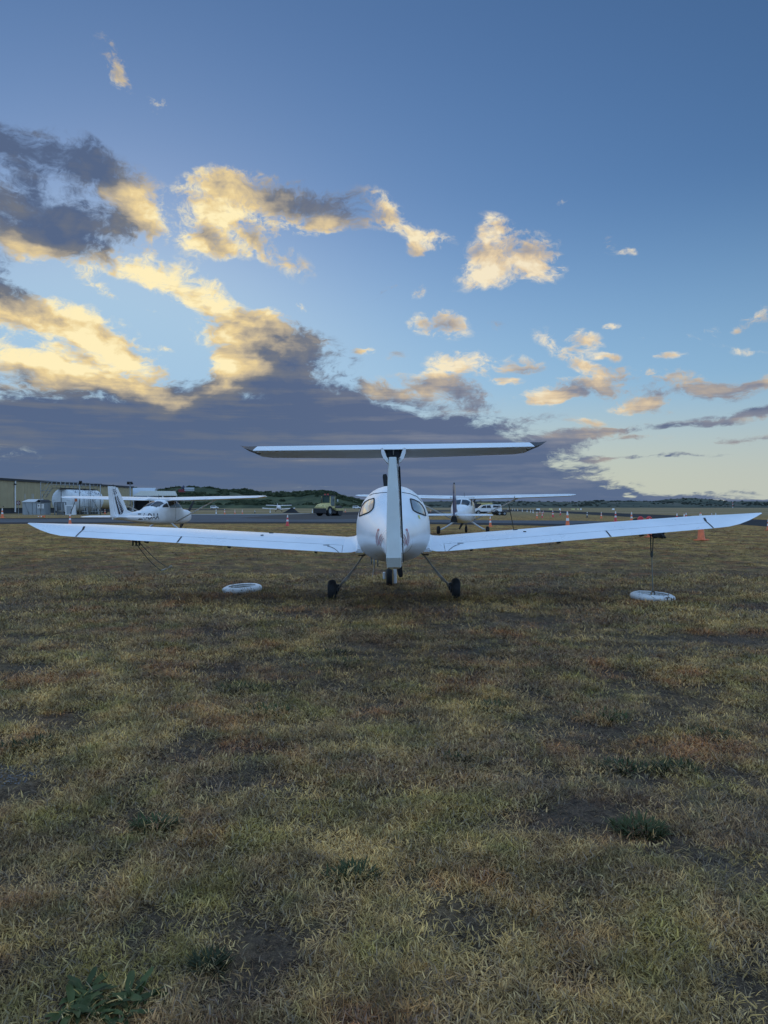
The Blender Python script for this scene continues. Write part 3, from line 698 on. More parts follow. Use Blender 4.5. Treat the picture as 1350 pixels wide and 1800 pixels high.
# undercarriage
def wheel(parent, c, r_, w, hub=True, tyre_name='wheel'):
    prof = []
    for a in np.linspace(-math.pi / 2, math.pi / 2, 11):
        prof.append((r_ - .42 * r_ * (1 - math.cos(a) ** .7 if math.cos(a) > 0 else 1) , w / 2 * math.sin(a)))
    prof = [(r_ * .5, -w * .42)] + prof + [(r_ * .5, w * .42)]
    t = MB().lathe(prof, 'X', c, 28).build(tyre_name, BLACK, parent)
    if hub:
        MB().lathe([(0, -w * .36), (r_ * .46, -w * .36), (r_ * .52, -w * .40), (r_ * .52, w * .40), (r_ * .46, w * .36), (0, w * .36)], 'X', c, 18).build('rim', DARK, t)
    return t
for s in (-1, 1):
    cw = (s * .952, 0, .158)
    wh = wheel(plane, cw, .158, .128)
    MB().lathe([(0, 0), (.07, 0), (.07, .02), (0, .02)], 'X', (s * .875 - .01, 0, .158), 14).build('brake_disc', DARK, wh)
    MB().box((s * .868, .03, .185), (.05, .07, .11), (0, 0, 0)).build('brake_caliper', DARK, wh, bevel=.008)
    pts = [(s * .40, -.10, .735), (s * .47, -.08, .675), (s * .58, -.06, .52), (s * .69, -.04, .375), (s * .755, -.03, .30), (s * .815, -.015, .245), (s * .85, 0, .19)]
    leg = MB(); rings = []
    for i, p in enumerate(pts):
        p = Vector(p); t = (Vector(pts[min(i + 1, 6)]) - Vector(pts[max(i - 1, 0)])).normalized(); nrm = Vector((t.z, 0, -t.x)).normalized() * (.013 + .008 * (i in (3, 4))); yv = Vector((0, .033 - .002 * i, 0))
        rings.append([p + nrm + yv, p + nrm - yv, p - nrm - yv, p - nrm + yv])
    leg.loft(rings, True, False).build('gear_leg', STEEL, plane, bevel=.004)
    MB().tube([(s * .80, .02, .25), (s * .845, .03, .16), (s * .87, .03, .14)], .006, 6).build('brake_hose', DARK, plane)
    MB().tube([(s * .43, -.22, .745), (s * .43, -.24, .70), (s * .53, -.24, .695)], .011, 8).build('step', STEEL, plane)
nw = wheel(plane, (-.075, D(12.92), .165), .165, .115, tyre_name='nose_wheel')
MB().prism([(.0, D(12.85), .06), (.0, D(12.85), .62), (.0, D(13.0), .66), (.0, D(13.0), .06)], (.055, 0, 0)).build('nose_leg', WHITE2, plane, bevel=.012)
MB().box((-.165, D(12.9), .20), (.05, .10, .12)).build('nose_fork', WHITE2, plane, bevel=.012)
MB().tube([(.12, D(11.9), .66), (.12, D(11.92), .52)], .03, 8).build('exhaust_pipe', DARK, plane)
for x, d_, h in ((-.285, 10.6, .13), (-.235, 10.75, .13), (-.33, 10.8, .10)):
    MB().tube([(x, D(d_), .70), (x, D(d_) - .01, .70 - h - .03)], [.016, .008], 6).build('drain_pipe', GALV, plane)
MB().tube([(-.255, D(10.2), .74), (-.275, D(10.2), .62), (-.30, D(10.15), .44)], .004, 5).build('whip_aerial', STEEL, plane)
# propeller
pr = MB().lathe([(0, .26), (.05, .23), (.10, .13), (.13, .0), (.13, -.06)], 'Y', (0, D(13.12), 1.08), 20).build('spinner', WHITE, plane)
for a0 in (R(8.2), R(188.2)):
    u_ = Vector((-math.sin(a0), 0, math.cos(a0))); v_ = Vector((math.cos(a0), 0, math.sin(a0))); rings = []
    for t, wd, tw in ((.08, .035, 50), (.2, .055, 40), (.45, .062, 26), (.7, .055, 18), (.9, .045, 14), (.945, .030, 13)):
        c = Vector((0, D(13.14), 1.08)) + u_ * t; cv = v_ * math.cos(R(tw)) + Vector((0, 1, 0)) * math.sin(R(tw)); nv = u_.cross(cv)
        rings.append([c - cv * wd, c + nv * wd * .18, c + cv * wd, c - nv * wd * .10])
    MB().loft(rings, True).build('propeller_blade', BLACK, plane)

# tie-down ropes, hook rail and painted tyres
def painted_tyre(px, py, label, tilt, marks, dirt):
    g = ground_at(px, py); ro, ri, w = .305, .22, .085
    t = thing('painted_tyre', label, 'tyre', (g.x, g.y, .005), 0, 'white painted tyres used as tie-down markers')
    t.rotation_euler = tilt; t.scale = (1.03,) * 3
    prof = [(ri, .03)]
    for a in np.linspace(-.5, .5, 4): prof.append((ro + .015 * math.cos(a * 3), w * (.5 + .8 * a)))
    prof += [(ro - .015, w), (ro - .05, w + .016), (ro - .085, w + .010), (ri + .012, w - .012), (ri, w - .03), (ri + .015, w - .05), (ro - .05, w * .5), (ri + .02, .03)]
    m = MATS.get('tyre_paint')
    if not m:
        m = bpy.data.materials.new('tyre_paint'); m.use_nodes = True; N = Nodes(m.node_tree); p = m.node_tree.nodes['Principled BSDF']; MATS['tyre_paint'] = m
        pos = N.new('ShaderNodeNewGeometry').outputs['Position']
        f = N.step(N.noise(pos, 22., 5., .7), .57, .64); z_ = N.step(N.sep(pos)[2], .03, .12, .3, 0.)
        c = N.mix(N.m('MULTIPLY', f, .9), N.mix(N.noise(pos, 6., 4.), (.70, .71, .71), (.82, .82, .81)), (.04, .04, .042))
        N.l.new(N.mix(z_, c, (.12, .11, .09)), p.inputs['Base Color']); p.inputs['Roughness'].default_value = .55
    MB().lathe(prof, 'Z', (0, 0, 0), 40).build('tyre_body', m, t)
    MB().lathe([(0, .018), (ri + .03, .018)], 'Z', (0, 0, 0), 24).build('soil_fill', mat('dark_soil', (.035, .03, .025), 1., bump=.8), t)
    for x, z, pts in marks:
        mk = MB()
        for a, b in pts:
            P2 = []
            for q in (a, b):
                ang = math.atan2(-math.sqrt(max(0, ro ** 2 - (x + q[0]) ** 2)), x + q[0])
                P2.append(Vector((math.cos(ang) * (ro + .018), math.sin(ang) * (ro + .018), z + q[1])))
            mk.tube(P2, .006, 5)
        mk.build('painted_letter', INK, t)
    return t, g
tl, gl = painted_tyre(426, 1040.5, 'scuffed white painted tyre on the grass below the wing near the loose ropes', (R(2), R(-3), 0), [], 1)
tr, gr = painted_tyre(1147, 1055, 'clean white painted tyre with black letters and a rope rising to the wing', (R(1), R(3), 0),
                      [(.10, .055, [((-.03, .025), (.03, .025)), ((0, .025), (0, -.025))]), (.19, .055, [((-.022, .025), (-.022, -.025)), ((-.022, 0), (.022, .0)), ((.022, .025), (.022, -.025))])], 0)
wr = PM @ Vector((3.95, D(10.66) + .45, .95)); wl = PM @ Vector((-3.95, D(10.66) + .45, .95))
rp = thing('tie_down_rope', 'dark doubled rope hanging straight from the raised wing to the lettered tyre', 'rope', (gr.x, gr.y, 0), 0, 'tie-down ropes under the wings')
o_ = Vector((gr.x, gr.y, 0)); kn = Vector((wr.x - .02, wr.y - .05, .70)); base = Vector((gr.x + .01, gr.y, .12)) - o_
mid_ = Vector((wr.x - .03, wr.y - .1, .42)) - o_
for dx in (-.022, .022):
    MB().tube([wr - o_ + Vector((dx, 0, 0)), kn - o_ + Vector((dx * .5, 0, 0))], .008, 6).build('rope_strand', ROPE, rp)
MB().lathe([(0, -.05), (.018, -.04), (.024, 0), (.018, .04), (0, .05)], 'Z', kn - o_, 10).build('knot', ROPE, rp)
MB().tube([kn - o_, mid_, base], .007, 6).build('rope_strand', mat('pale_rope', (.20, .20, .17), .9), rp)
MB().tube([base + Vector((.03 * math.cos(a), .0, -.02 + .035 * math.sin(a))) for a in np.linspace(0, 6.28, 10)], .008, 6).build('shackle', DARK, rp)
pg = ground_at(291, 999, .04); a_ = ground_at(283, 1003, .02); b_ = ground_at(300, 996.5, .06)
rl = thing('tie_down_rope', 'pair of slack dark ropes slanting from the lower wing to a metal peg', 'rope', (pg.x, pg.y, 0), 0, 'tie-down ropes under the wings')
o_ = Vector((pg.x, pg.y, 0))
for e_, dx in ((a_, -.03), (pg.lerp(b_, .5), .03)):
    w_ = wl - o_ + Vector((dx, 0, 0)); e2 = e_ - o_
    MB().tube([w_.lerp(e2, t) - Vector((0, 0, .05 * math.sin(math.pi * t))) for t in np.linspace(0, 1, 8)], .007, 6).build('rope_strand', ROPE, rl)
for k in range(3): MB().tube([wl - o_ + Vector((-.05 + .05 * k, 0, .02)), wl - o_ + Vector((-.05 + .05 * k, -.01, -.07))], .014, 6).build('rope_end', ROPE, rl)
ps = thing('metal_peg', 'pale rusty metal peg lying in the grass at the ends of the slack ropes', 'peg', (pg.x, pg.y, 0))
MB().tube([a_ - o_, b_ - o_], .012, 8).build('shaft', STEEL, ps)
MB().tube([b_ - o_ + Vector((.03 * math.cos(q), 0, .03 * math.sin(q))) for q in np.linspace(0, 5.2, 9)], .009, 6).build('hook', STEEL, ps)

# ------------------------------------------------------------------ the two high-wing aeroplanes
def text_mesh(txt, size):
    cu = bpy.data.curves.new('lettering', 'FONT'); cu.body = txt; cu.size = size; cu.align_x = 'CENTER'; cu.resolution_u = 3
    cu.offset = size * .02
    o = bpy.data.objects.new('lettering', cu); COL.objects.link(o)
    dg = bpy.context.evaluated_depsgraph_get(); me = bpy.data.meshes.new_from_object(o.evaluated_get(dg))
    bpy.data.objects.remove(o); return me
def solidify_mesh(me, M):
    me.transform(M); return me
def high_wing(label, loc, rotz, colour, fern, reg, hw_scale=1.):
    t = thing('high_wing_aircraft', label, 'aeroplane', loc, rotz, 'high-wing light aeroplanes parked on the grass')
    tab = [(-5.0, .90, 1.10, .035), (-4.0, .84, 1.16, .13), (-2.8, .72, 1.26, .28), (-1.9, .64, 1.40, .42), (-1.2, .58, 1.66, .52), (-.6, .56, 1.80, .545), (.3, .55, 1.82, .555), (.75, .55, 1.72, .55), (1.15, .55, 1.40, .53), (1.8, .58, 1.33, .48), (2.25, .68, 1.25, .38), (2.4, .78, 1.15, .26)]
    fr = smooth_table(tab, np.concatenate([np.arange(-5.0, 2.36, .2), [2.4]]))
    rings = [superellipse(*f, n=24, p=3.0 if f[0] > -2 else 2.4, egg=.5) for f in fr]
    fb = MB().loft(rings, True); bv = BVHTree.FromPolygons([Vector(q) for q in fb.v], fb.f)
    fb.build('fuselage', WHITE2, t)
    def side(y, z, s, lift=.006):
        loc_, nor, _, _ = bv.ray_cast(Vector((s * 2, y, z)), Vector((-s, 0, 0)))
        return (loc_ if loc_ else Vector((s * .5, y, z))) + Vector((s * lift, 0, 0))
    for s in (-1, 1):
        for pts, nm in (([(-.55, 1.42), (-.62, 1.66), (-.5, 1.72), (.0, 1.72), (.03, 1.42)], 'rear_side_window'), ([(.12, 1.42), (.12, 1.72), (.55, 1.72), (.80, 1.42)], 'door_window'), ([(-1.25, 1.45), (-1.05, 1.58), (-.72, 1.66), (-.68, 1.45)], 'quarter_window')):
            ylo, yhi, zlo, zhi = min(q[0] for q in pts), max(q[0] for q in pts), min(q[1] for q in pts), max(q[1] for q in pts); rows = []
            for z in np.linspace(zlo, zhi, 5):
                xs_ = []
                for a_, b_ in zip(pts, pts[1:] + pts[:1]):
                    if (a_[1] - z) * (b_[1] - z) <= 0 and abs(a_[1] - b_[1]) > 1e-6: xs_.append(a_[0] + (b_[0] - a_[0]) * (z - a_[1]) / (b_[1] - a_[1]))
                rows.append([side(y, z, s, .014) for y in np.linspace(min(xs_), max(xs_), 6)])
            MB().loft(rows, False, True, closed=False).build(nm, GLASSD, t)
        MB().tube([side(.06, z, s, .004) for z in np.linspace(.75, 1.74, 7)] + [side(y, 1.74, s, .004) for y in np.linspace(.1, .9, 5)], .007, 5).build('door_seam', GAP, t)
    def top(x, y, lift=.022):
        loc_, nor, _, _ = bv.ray_cast(Vector((x, y, 4)), Vector((0, 0, -1)))
        return loc_ + nor * (lift if nor.z > 0 else -lift)
    for x0, x1 in ((-.40, -.03), (.03, .40)):
        MB().loft([[top(x, y) for x in np.linspace(x0 * (1 - .12 * (y < -1.4)), x1 * (1 - .12 * (y < -1.4)), 5)] for y in np.linspace(-1.62, -.95, 7)], False, True, closed=False).build('rear_window', GLASSD, t)
    MB().loft([[top(x, y) for x in np.linspace(-.44, .44, 7)] for y in np.linspace(.72, 1.12, 6)], False, True, closed=False).build('windscreen', GLASSD, t)
    WS = [(0., -.95, 1.775, 1.62, .03, .12), (2.6, -.95, 1.83, 1.62, .03, .12), (5.2, -.72, 1.92, 1.13, .02, .115), (5.42, -.68, 1.955, .85, .01, .09), (5.52, -.62, 1.975, .45, .0, .06)]
    for s in (-1, 1):
        w = MB(); w.loft([wing_ring(q, 0, .74) for q in mirror(WS[:3], s)], True)
        w.loft([wing_ring(q, 0, 1) for q in mirror(WS[2:], s)], True)
        wo = w.build('wing', WHITE2, t)
        MB().loft([wing_ring(q, .752, 1, 6, .0005) for q in mirror(stations(WS, (.62, 2.56)), s)], True).build('flap', WHITE2, wo)
        MB().loft([wing_ring(q, .752, 1, 6, .0005) for q in mirror(stations(WS, (2.6, 5.18)), s)], True).build('aileron', WHITE2, wo)
        MB().tube([(s * 2.75, .05, 1.83), (s * .52, .25, .72)], .035, 8).build('wing_strut', WHITE2, t)
        MB().tube([(s * .45, -.22, .62), (s * .85, -.28, .36), (s * 1.14, -.30, .22)], [.045, .04, .034], 8).build('gear_leg', WHITE2, t)
        wheel(t, (s * 1.24, -.30, .20), .21, .17)
        st = [(.06, -5.05, 1.0, 1.10, .03, .07), (1.45, -4.95, 1.0, .80, .03, .07), (1.66, -4.85, 1.005, .55, .02, .06), (1.70, -4.80, 1.01, .35, .02, .05)]
        sp = MB().loft([wing_ring((q[0] * s,) + q[1:], 0, .60, 7) for q in st[:2]], True); sp.loft([wing_ring((q[0] * s,) + q[1:], 0, 1, 7) for q in st[1:]], True)
        so = sp.build('stabiliser', WHITE2, t)
        MB().loft([wing_ring((q[0] * s,) + q[1:], .615, 1, 5, .001) for q in stations(st, (.10, 1.44))], True).build('elevator', WHITE2, so)
    # fin and rudder
    def fr_(z, ya, yb, w):
        return [(w / 2 * math.sin(math.pi * min(1, max(0.02, k))) + .006, ya + (yb - ya) * k, z) for k in (0, .2, .45, .7, .9)] + [(0, yb + .01, z)] + [(-w / 2 * math.sin(math.pi * min(1, max(0.02, k))) - .006, ya + (yb - ya) * k, z) for k in (.9, .7, .45, .2, 0)]
    FZ = [(1.02, -4.72, -2.7), (1.18, -4.76, -3.15), (1.32, -4.80, -3.75), (1.6, -4.88, -3.95), (2.0, -4.98, -4.28), (2.34, -5.07, -4.58)]
    FIN = [(z, a, b, .10 - .03 * (z - 1)) for z, a, b in FZ]
    MB().loft([fr_(z, a, b, w) for z, a, b, w in FIN], True).build('fin', colour if not fern else WHITE2, t)
    MB().loft([fr_(z, a, b, .095 - .03 * (z - 1)) for z, a, b in ((1.00, -5.14, -4.75), (1.4, -5.22, -4.85), (2.0, -5.33, -5.01), (2.20, -5.36, -5.06), (2.38, -5.37, -4.72))], True).build('rudder', colour if not fern else WHITE2, t)
    MB().lathe([(0, .10), (.03, .08), (.035, 0)], 'Z', (0, -4.95, 2.37), 10).build('beacon', DARK, t)
    if not fern:
        MB().prism([(-.10, -5.02, .98), (.10, -5.02, .98), (.16, -4.95, .70), (-.16, -4.95, .70)], (0, .05, 0)).build('tail_cone', GAP, t)
    else:
        for s in (-1, 1):
            def P(y, z): return Vector((s * (.052 - .012 * (z - 1) + .004), y, z))
            y_of = lambda z: -4.42 - .36 * (z - 1.1)
            stem = MB(); pts = [(y_of(z) - .12 * math.sin((z - 1.05) * 1.2), z) for z in np.linspace(1.06, 2.26, 14)]
            lv = MB()
            for i in range(len(pts) - 1):
                w = .022 - .0012 * i
                stem.add([P(pts[i][0] - w, pts[i][1]), P(pts[i][0] + w, pts[i][1]), P(pts[i + 1][0] + w, pts[i + 1][1]), P(pts[i + 1][0] - w, pts[i + 1][1])], [(0, 1, 2, 3)])
            for i in range(12):
                y, z = pts[int(i * 1.12)]; ln = .40 - .022 * i; wd = .056 - .0028 * i
                for dy, dz, k in ((.55, .62, 1.0), (-.52, .62, .62)):
                    e = Vector((dy, dz)).normalized(); n_ = Vector((-e.y, e.x)); o_ = Vector((y, z)) + e * .035
                    a, b, c_, d_ = o_, o_ + e * ln * k * .5 + n_ * wd, o_ + e * ln * k, o_ + e * ln * k * .5 - n_ * wd
                    lv.poly([P(q.x, q.y) for q in (a, b, c_, d_)])
            stem.build('fern_stem', INK, t, fix=False); lv.build('fern_leaf', INK, t, fix=False)
    if reg:
        for s in (-1, 1):
            me = text_mesh(reg, .42)
            Mx = Matrix(((0, 0, s, 0), (s, 0, 0, 0), (0, 1, 0, 0), (0, 0, 0, 1)))
            me.transform(Mx)
            for v in me.vertices:
                q = side(v.co.y - 2.35, v.co.z + .86, s, .006); v.co = q
            link('registration', me, INK, t)
    wheel(t, (0, 1.75, .18), .18, .13, tyre_name='nose_wheel')
    MB().tube([(0, 1.72, .72), (0, 1.76, .30)], .04, 8).build('nose_strut', STEEL, t)
    MB().lathe([(0, .30), (.06, .26), (.12, .12), (.14, 0)], 'Y', (0, 2.4, .98), 16).build('spinner', WHITE2, t)
    pb = MB()
    for a0 in (R(62), R(242)):
        u_ = Vector((math.cos(a0), 0, math.sin(a0)))
        pb.loft([[Vector((0, 2.47, .98)) + u_ * q + Vector((0, .02, 0)) + Vector((-u_.z, 0, u_.x)) * w for w in (-wd, wd)] + [Vector((0, 2.47, .98)) + u_ * q + Vector((-u_.z, 0, u_.x)) * w for w in (wd, -wd)] for q, wd in ((.1, .05), (.5, .07), (.93, .04))], True, False)
    pb.build('propeller', DARK, t)
    MB().tube([(.12, -.9, 1.86), (.12, -.95, 2.10)], .008, 5).build('aerial', DARK, t)
    return t
high_wing('white high-wing aeroplane with a dark fern on its tail, parked before the fuel tank', (-11.25, 37.3, -.06), R(-10), WHITE2, True, 'ZK-OAA')
high_wing('white high-wing aeroplane with a navy blue tail fin, seen past the near fuselage', (4.05, 37.0, .02), R(-11), NAVY, False, None)
r2 = thing('tie_down_rope', 'thin dark rope slanting down from the wing of the navy-tailed aeroplane', 'rope', (0, 0, 0), 0, 'tie-down ropes under the wings')
a = at(893, 880, 37.6); b = ground_at(903.5, 934)
r2.location = b; MB().tube([a - b, (a - b) * .5 + Vector((.02, 0, -.05)), (0, 0, 0)], .022, 5).build('rope_strand', ROPE, r2)

# far aeroplane, head on, beyond the taxiway
fa = at(490, 896, 190); fa.z = 0
far = thing('low_wing_aircraft', 'small white aeroplane far off on the grass, two thin white wings and a tail', 'aeroplane', fa, R(3))
MB().loft([superellipse(y, zb, zt, hw, 14) for y, zb, zt, hw in ((-3.6, .9, 1.2, .05), (-1.5, .6, 1.5, .4), (0, .45, 1.75, .6), (1.2, .5, 1.45, .55), (2.4, .7, 1.2, .3))], True).build('fuselage', WHITE2, far)
for s in (-1, 1):
    MB().loft([wing_ring(q, 0, 1, 6) for q in mirror([(.4, -.6, .62, 1.5, .03, .14), (4.25, -.5, .92, 1.2, .03, .13)], s)], True).build('wing', WHITE2, far)
    MB().loft([wing_ring(q, 0, 1, 6) for q in mirror([(.3, -.2, 1.58, 1.2, .03, .12), (3.35, -.1, 1.70, 1.0, .03, .12)], s)], True).build('upper_wing', WHITE2, far)
    MB().tube([(s * .35, 0, .6), (s * .75, 0, .2)], .05, 6).build('gear_leg', DARK, far); wheel(far, (s * .8, 0, .2), .2, .16, False)
MB().loft([[(-.03, -3.8, z), (.03, -3.8, z), (.03, y, z), (-.03, y, z)] for z, y in ((1., -2.8), (2.2, -3.3))], True, False).build('fin', WHITE2, far)

# ------------------------------------------------------------------ traffic cones
PROTO = {}
def cone_proto(kind):
    body = {'orange': ORANGE, 'red': REDCONE, 'white': BAND, 'dark': DARK}[kind]
    e = thing('traffic_cone', 'orange cone', 'traffic cone', (0, 0, 0))
    MB().box((0, 0, .02), (.40, .40, .04)).build('base', body if kind != 'white' else DARK, e, bevel=.008)
    rr = lambda z: .135 - .108 * z
    def ringz(z0, z1, g, nm, m): MB().lathe([(rr(z0) + g, z0), (rr(z1) + g, z1)], 'Z', (0, 0, 0), 16).build(nm, m, e)
    MB().lathe([(rr(.04) + .02, .04), (rr(.06), .07), (rr(.97), .97), (rr(1.) - .008, 1.), (0, 1.)], 'Z', (0, 0, 0), 16).build('cone', body, e)
    ringz(.40, .56, .004, 'band', BAND if kind != 'white' else mat('grey_band', (.35, .35, .35), .6)); ringz(.74, .96, .004, 'band', BAND)
    return e
def cone(px, py, h, label, kind='orange', group='traffic cones around the taxiway works', rot=None):
    p = ground_at(px, py); key = kind
    hh = h / FPX * p.y * (1.12 if h < 18 else 1.)
    if key not in PROTO:
        e = cone_proto(kind); PROTO[key] = e; e.location = p; e.scale = (hh,) * 3; e['label'] = label; e['group'] = group
    else:
        e = dup(PROTO[key], p, 0, label, hh); e['group'] = group
    e.rotation_euler = rot or (R(rnd.uniform(-2, 2)), R(rnd.uniform(-2, 2)), rnd.uniform(0, 1.5))
    if rot: e.location.z += .13
    return e
cone(4, 910.5, 16, 'orange and white cone on the verge nearest the left edge of the scene')
cone(123, 921.5, 19, 'orange and white cone standing behind the left wing tip, in front of the tank')
cone(184.5, 903.5, 8.5, 'small orange cone beside the tank, seen above the aeroplane tailplane')
cone(505, 924.5, 20, 'red cone with two white bands alone on the taxiway edge before the roller', 'red')
cone(862, 926, 17, 'faded orange cone under the tailplane of the navy-tailed aeroplane')
cone(998, 927, 29, 'tall banded cone standing before the wing end of the navy-tailed aeroplane')
cone(1233, 950, 49, 'largest orange cone, on the grass behind the right outer wing')
cone(1142, 944.5, 34, 'orange cone half hidden behind the wing above the hanging rope')
cone(1350.5, 932.5, 21, 'orange cone cut by the right edge of the scene beyond the wing tip')
cone(1110, 918.5, 17, 'orange cone with white top standing left of the two red lamps')
cone(1082, 917, 17, 'banded red and white cone left of the orange one by the red lamps', 'red')
cone(1057, 911.3, 10.5, 'plain looking orange cone midway between the tall banded cone and the lamps')
cone(1032, 910, 9.5, 'dark and white marker cone right of the tall banded cone', 'dark')
cone(944, 911.3, 10.5, 'orange cone leftmost in the cluster on the grass island')
cone(953, 910, 9, 'red cone just right of the leftmost cone of the cluster', 'red')
cone(972, 909, 11, 'red cone with white foot in the middle of the grass island', 'red')
cone(985, 905.5, 8, 'thin red cone left of the tall banded cone', 'red')
cone(949, 903.5, 6, 'far red cone behind the cluster on the grass island', 'red')
cone(955, 903, 5, 'far red cone behind the cluster on the grass island', 'red')['group'] = 'far red cones behind the cluster'
for e in COL.objects:
    if e.get('label') == 'far red cone behind the cluster on the grass island': e['group'] = 'far red cones behind the cluster'
cone(1190, 921, 19.5, 'red banded cone peeking above the right wing, leftmost of the three there', 'red')
cone(1203, 923, 20.5, 'banded cone close left of its twin above the right wing')
cone(1206, 919, 16.5, 'banded cone close right of its twin above the right wing', 'red')
cone(1251, 914, 11, 'small red cone top above the outer right wing', 'red')
cone(1258, 915, 12, 'pale small cone top nearest the raised right wing tip', 'white')
cone(380, 903.6, 7.5, 'white marker post leftmost in the row beyond the taxiway', 'white')
cone(395, 904, 8.5, 'orange cone in the far row, right of the white marker post')
cone(413, 903.6, 7, 'pale orange cone in the far row beneath the white wing end')
cone(426, 903.5, 7, 'second pale orange cone in the far row beneath the white wing end')
cone(448, 902.6, 6, 'dark cone in the far row under the rounded wing tip', 'dark')
cone(475, 901.5, 6, 'white marker cone left of the dark dirt mound', 'white')
cone(549, 901.5, 6, 'white marker cone between the dirt mound and the roller', 'white')
cone(607, 900.5, 5.5, 'small orange cone right of the yellow roller')
cone(757, 900.5, 4, 'tiny orange cone seen under the left wing of the navy-tailed aeroplane')
for px, py, h in ((880, 895.6, 3), (893, 896, 3), (901, 897, 3.5), (905, 897.6, 3.5), (910, 898.4, 4), (918, 899.4, 5), (926.5, 900, 4.5), (932.5, 901, 5), (937, 902, 6)):
    cone(px, py, h, 'small white marker post in the receding row along the far taxiway', 'white', 'white markers along the far taxiway')
ln = cone(79, 910, 11, 'orange cone lying on its side on the verge in front of the grey shed', 'orange', rot=(R(88), 0, R(-75)))
cone(318, 921.5, 9, 'short orange cone behind the legs of the fern-tailed aeroplane')
# red lamps and the dark bundle behind the right wing
for px, lab in ((1126, 'round red warning lamp left of the other on the low barrier'), (1141, 'square red warning lamp right of the other above the cone')):
    p = at(px, 913, 34.5); e = thing('warning_lamp', lab, 'lamp', (p.x, p.y, 0), 0, 'red lamps of the low barrier')
    MB().lathe([(0, -.06), (.12, -.06), (.15, 0), (.12, .06), (0, .06)], 'Y', (0, 0, p.z), 18).build('lens', REDCONE, e)
    MB().box((0, 0, p.z * .5 - .06), (.05, .05, p.z - .12)).build('post', GALV, e)
p = ground_at(1157, 946); e = thing('black_bundle', 'shaggy black bundle lying on the grass beside the hanging rope', 'bundle', p)
bm_ = MB(); r_ = random.Random(4)
for k in range(16): bm_.tube([(r_.uniform(-.25, .25), r_.uniform(-.1, .1), .05), (r_.uniform(-.3, .3), r_.uniform(-.1, .1), r_.uniform(.2, .55)), (r_.uniform(-.3, .35), r_.uniform(-.1, .1), r_.uniform(0, .4))], [.09, .11, .05], 6)
bm_.build('folded_cloth', BLACK, e)

# ------------------------------------------------------------------ vehicles
CARW = mat('white_car_paint', (.72, .73, .74), .3, coat=.5)
RY = mat('pale_yellow_paint', (.56, .46, .18), .45, var=.25, vscale=2.)
def car_wheel(parent, c, r_, w, axis='X'):
    t = MB().lathe([(r_ * .55, -w / 2), (r_ * .93, -w / 2), (r_, -w * .35), (r_, w * .35), (r_ * .93, w / 2), (r_ * .55, w / 2)], axis, c, 20).build('wheel', BLACK, parent)
    MB().lathe([(0, -w * .4), (r_ * .56, -w * .42), (r_ * .56, w * .42), (0, w * .4)], axis, c, 14).build('rim', GALV, t)
p = ground_at(855, 904.8); ute = thing('pickup_truck', 'white four-door pickup with a canopy, parked side-on before a small trailer', 'pickup', (p.x, p.y, 0), R(4))
prof = [(-2.45, .50), (-2.5, .78), (-2.40, .98), (-1.35, 1.10), (-.75, 1.62), (.2, 1.72), (2.35, 1.70), (2.45, 1.05), (2.50, .55)]
b = MB(); b.prism([(x, -.85, z) for x, z in prof], (0, 1.7, 0)); b.build('body', CARW, ute, bevel=.06)
for pts in ([(-1.15, 1.14), (-.70, 1.56), (-.22, 1.60), (-.22, 1.14)], [(-.14, 1.14), (-.14, 1.60), (.50, 1.62), (.62, 1.14)], [(.95, 1.22), (.95, 1.58), (2.15, 1.58), (2.2, 1.22)]):
    for y in (-.856, .846): MB().prism([(x, y, z) for x, z in pts], (0, .010, 0)).build('side_window', GLASSD, ute)
MB().prism([(-1.36, -.70, 1.14), (-.80, -.66, 1.60), (-.80, .66, 1.60), (-1.36, .70, 1.14)], (-.02, 0, .012)).build('windscreen', GLASSD, ute)
MB().box((2.48, 0, 1.42), (.03, 1.3, .38)).build('rear_window', GLASSD, ute)
for x in (-1.55, 1.55):
    for y in (-.80, .80): car_wheel(ute, (x, y, .38), .40, .24, 'Y')
MB().box((-2.48, 0, .55), (.12, 1.7, .26)).build('bumper', DARK, ute, bevel=.03); MB().box((2.52, 0, .52), (.10, 1.6, .2)).build('bumper', DARK, ute, bevel=.02)
for y in (-.72, .72): MB().box((-2.46, y, .88), (.06, .30, .14)).build('headlight', BAND, ute)
MB().box((.74, -.86, .92), (.16, .02, .04)).build('door_handle', DARK, ute)
p = ground_at(880, 906.0); tr_ = thing('flat_trailer', 'low dark flat trailer hitched behind the white pickup', 'trailer', (p.x, p.y, 0), R(4))
MB().box((0, 0, .55), (2.7, 1.6, .10)).build('deck', DARK, tr_); MB().tube([(-1.3, 0, .5), (-2.0, 0, .5)], .05, 6).build('drawbar', DARK, tr_)
for x in (-.35, .45):
    for y in (-.75, .75): car_wheel(tr_, (x, y, .32), .32, .2, 'Y')
MB().box((1.3, 0, .75), (.06, 1.5, .3)).build('tail_board', DARK, tr_)
p = at(842, 900, 150); mc = thing('road_paver', 'dark machine with a yellow roof behind the white pickup', 'machine', (p.x, p.y, 0), R(8))
MB().box((-.9, 0, 1.2), (2.2, 2.2, 1.6)).build('engine_body', DARK, mc, bevel=.1); MB().box((1.2, 0, 1.9), (2.8, 2.0, .5)).build('roof_panel', RY, mc, bevel=.08)
for x in (-.2, 2.3): MB().box((x, -.8, 1.3), (.1, .1, 1.0)).build('post', DARK, mc)
MB().box((.8, 0, .7), (2.6, 2.0, .6)).build('hopper', DARK, mc, bevel=.08)
for y in (-.95, .95): MB().box((.2, y, .32), (3.2, .35, .62)).build('track', BLACK, mc, bevel=.15)

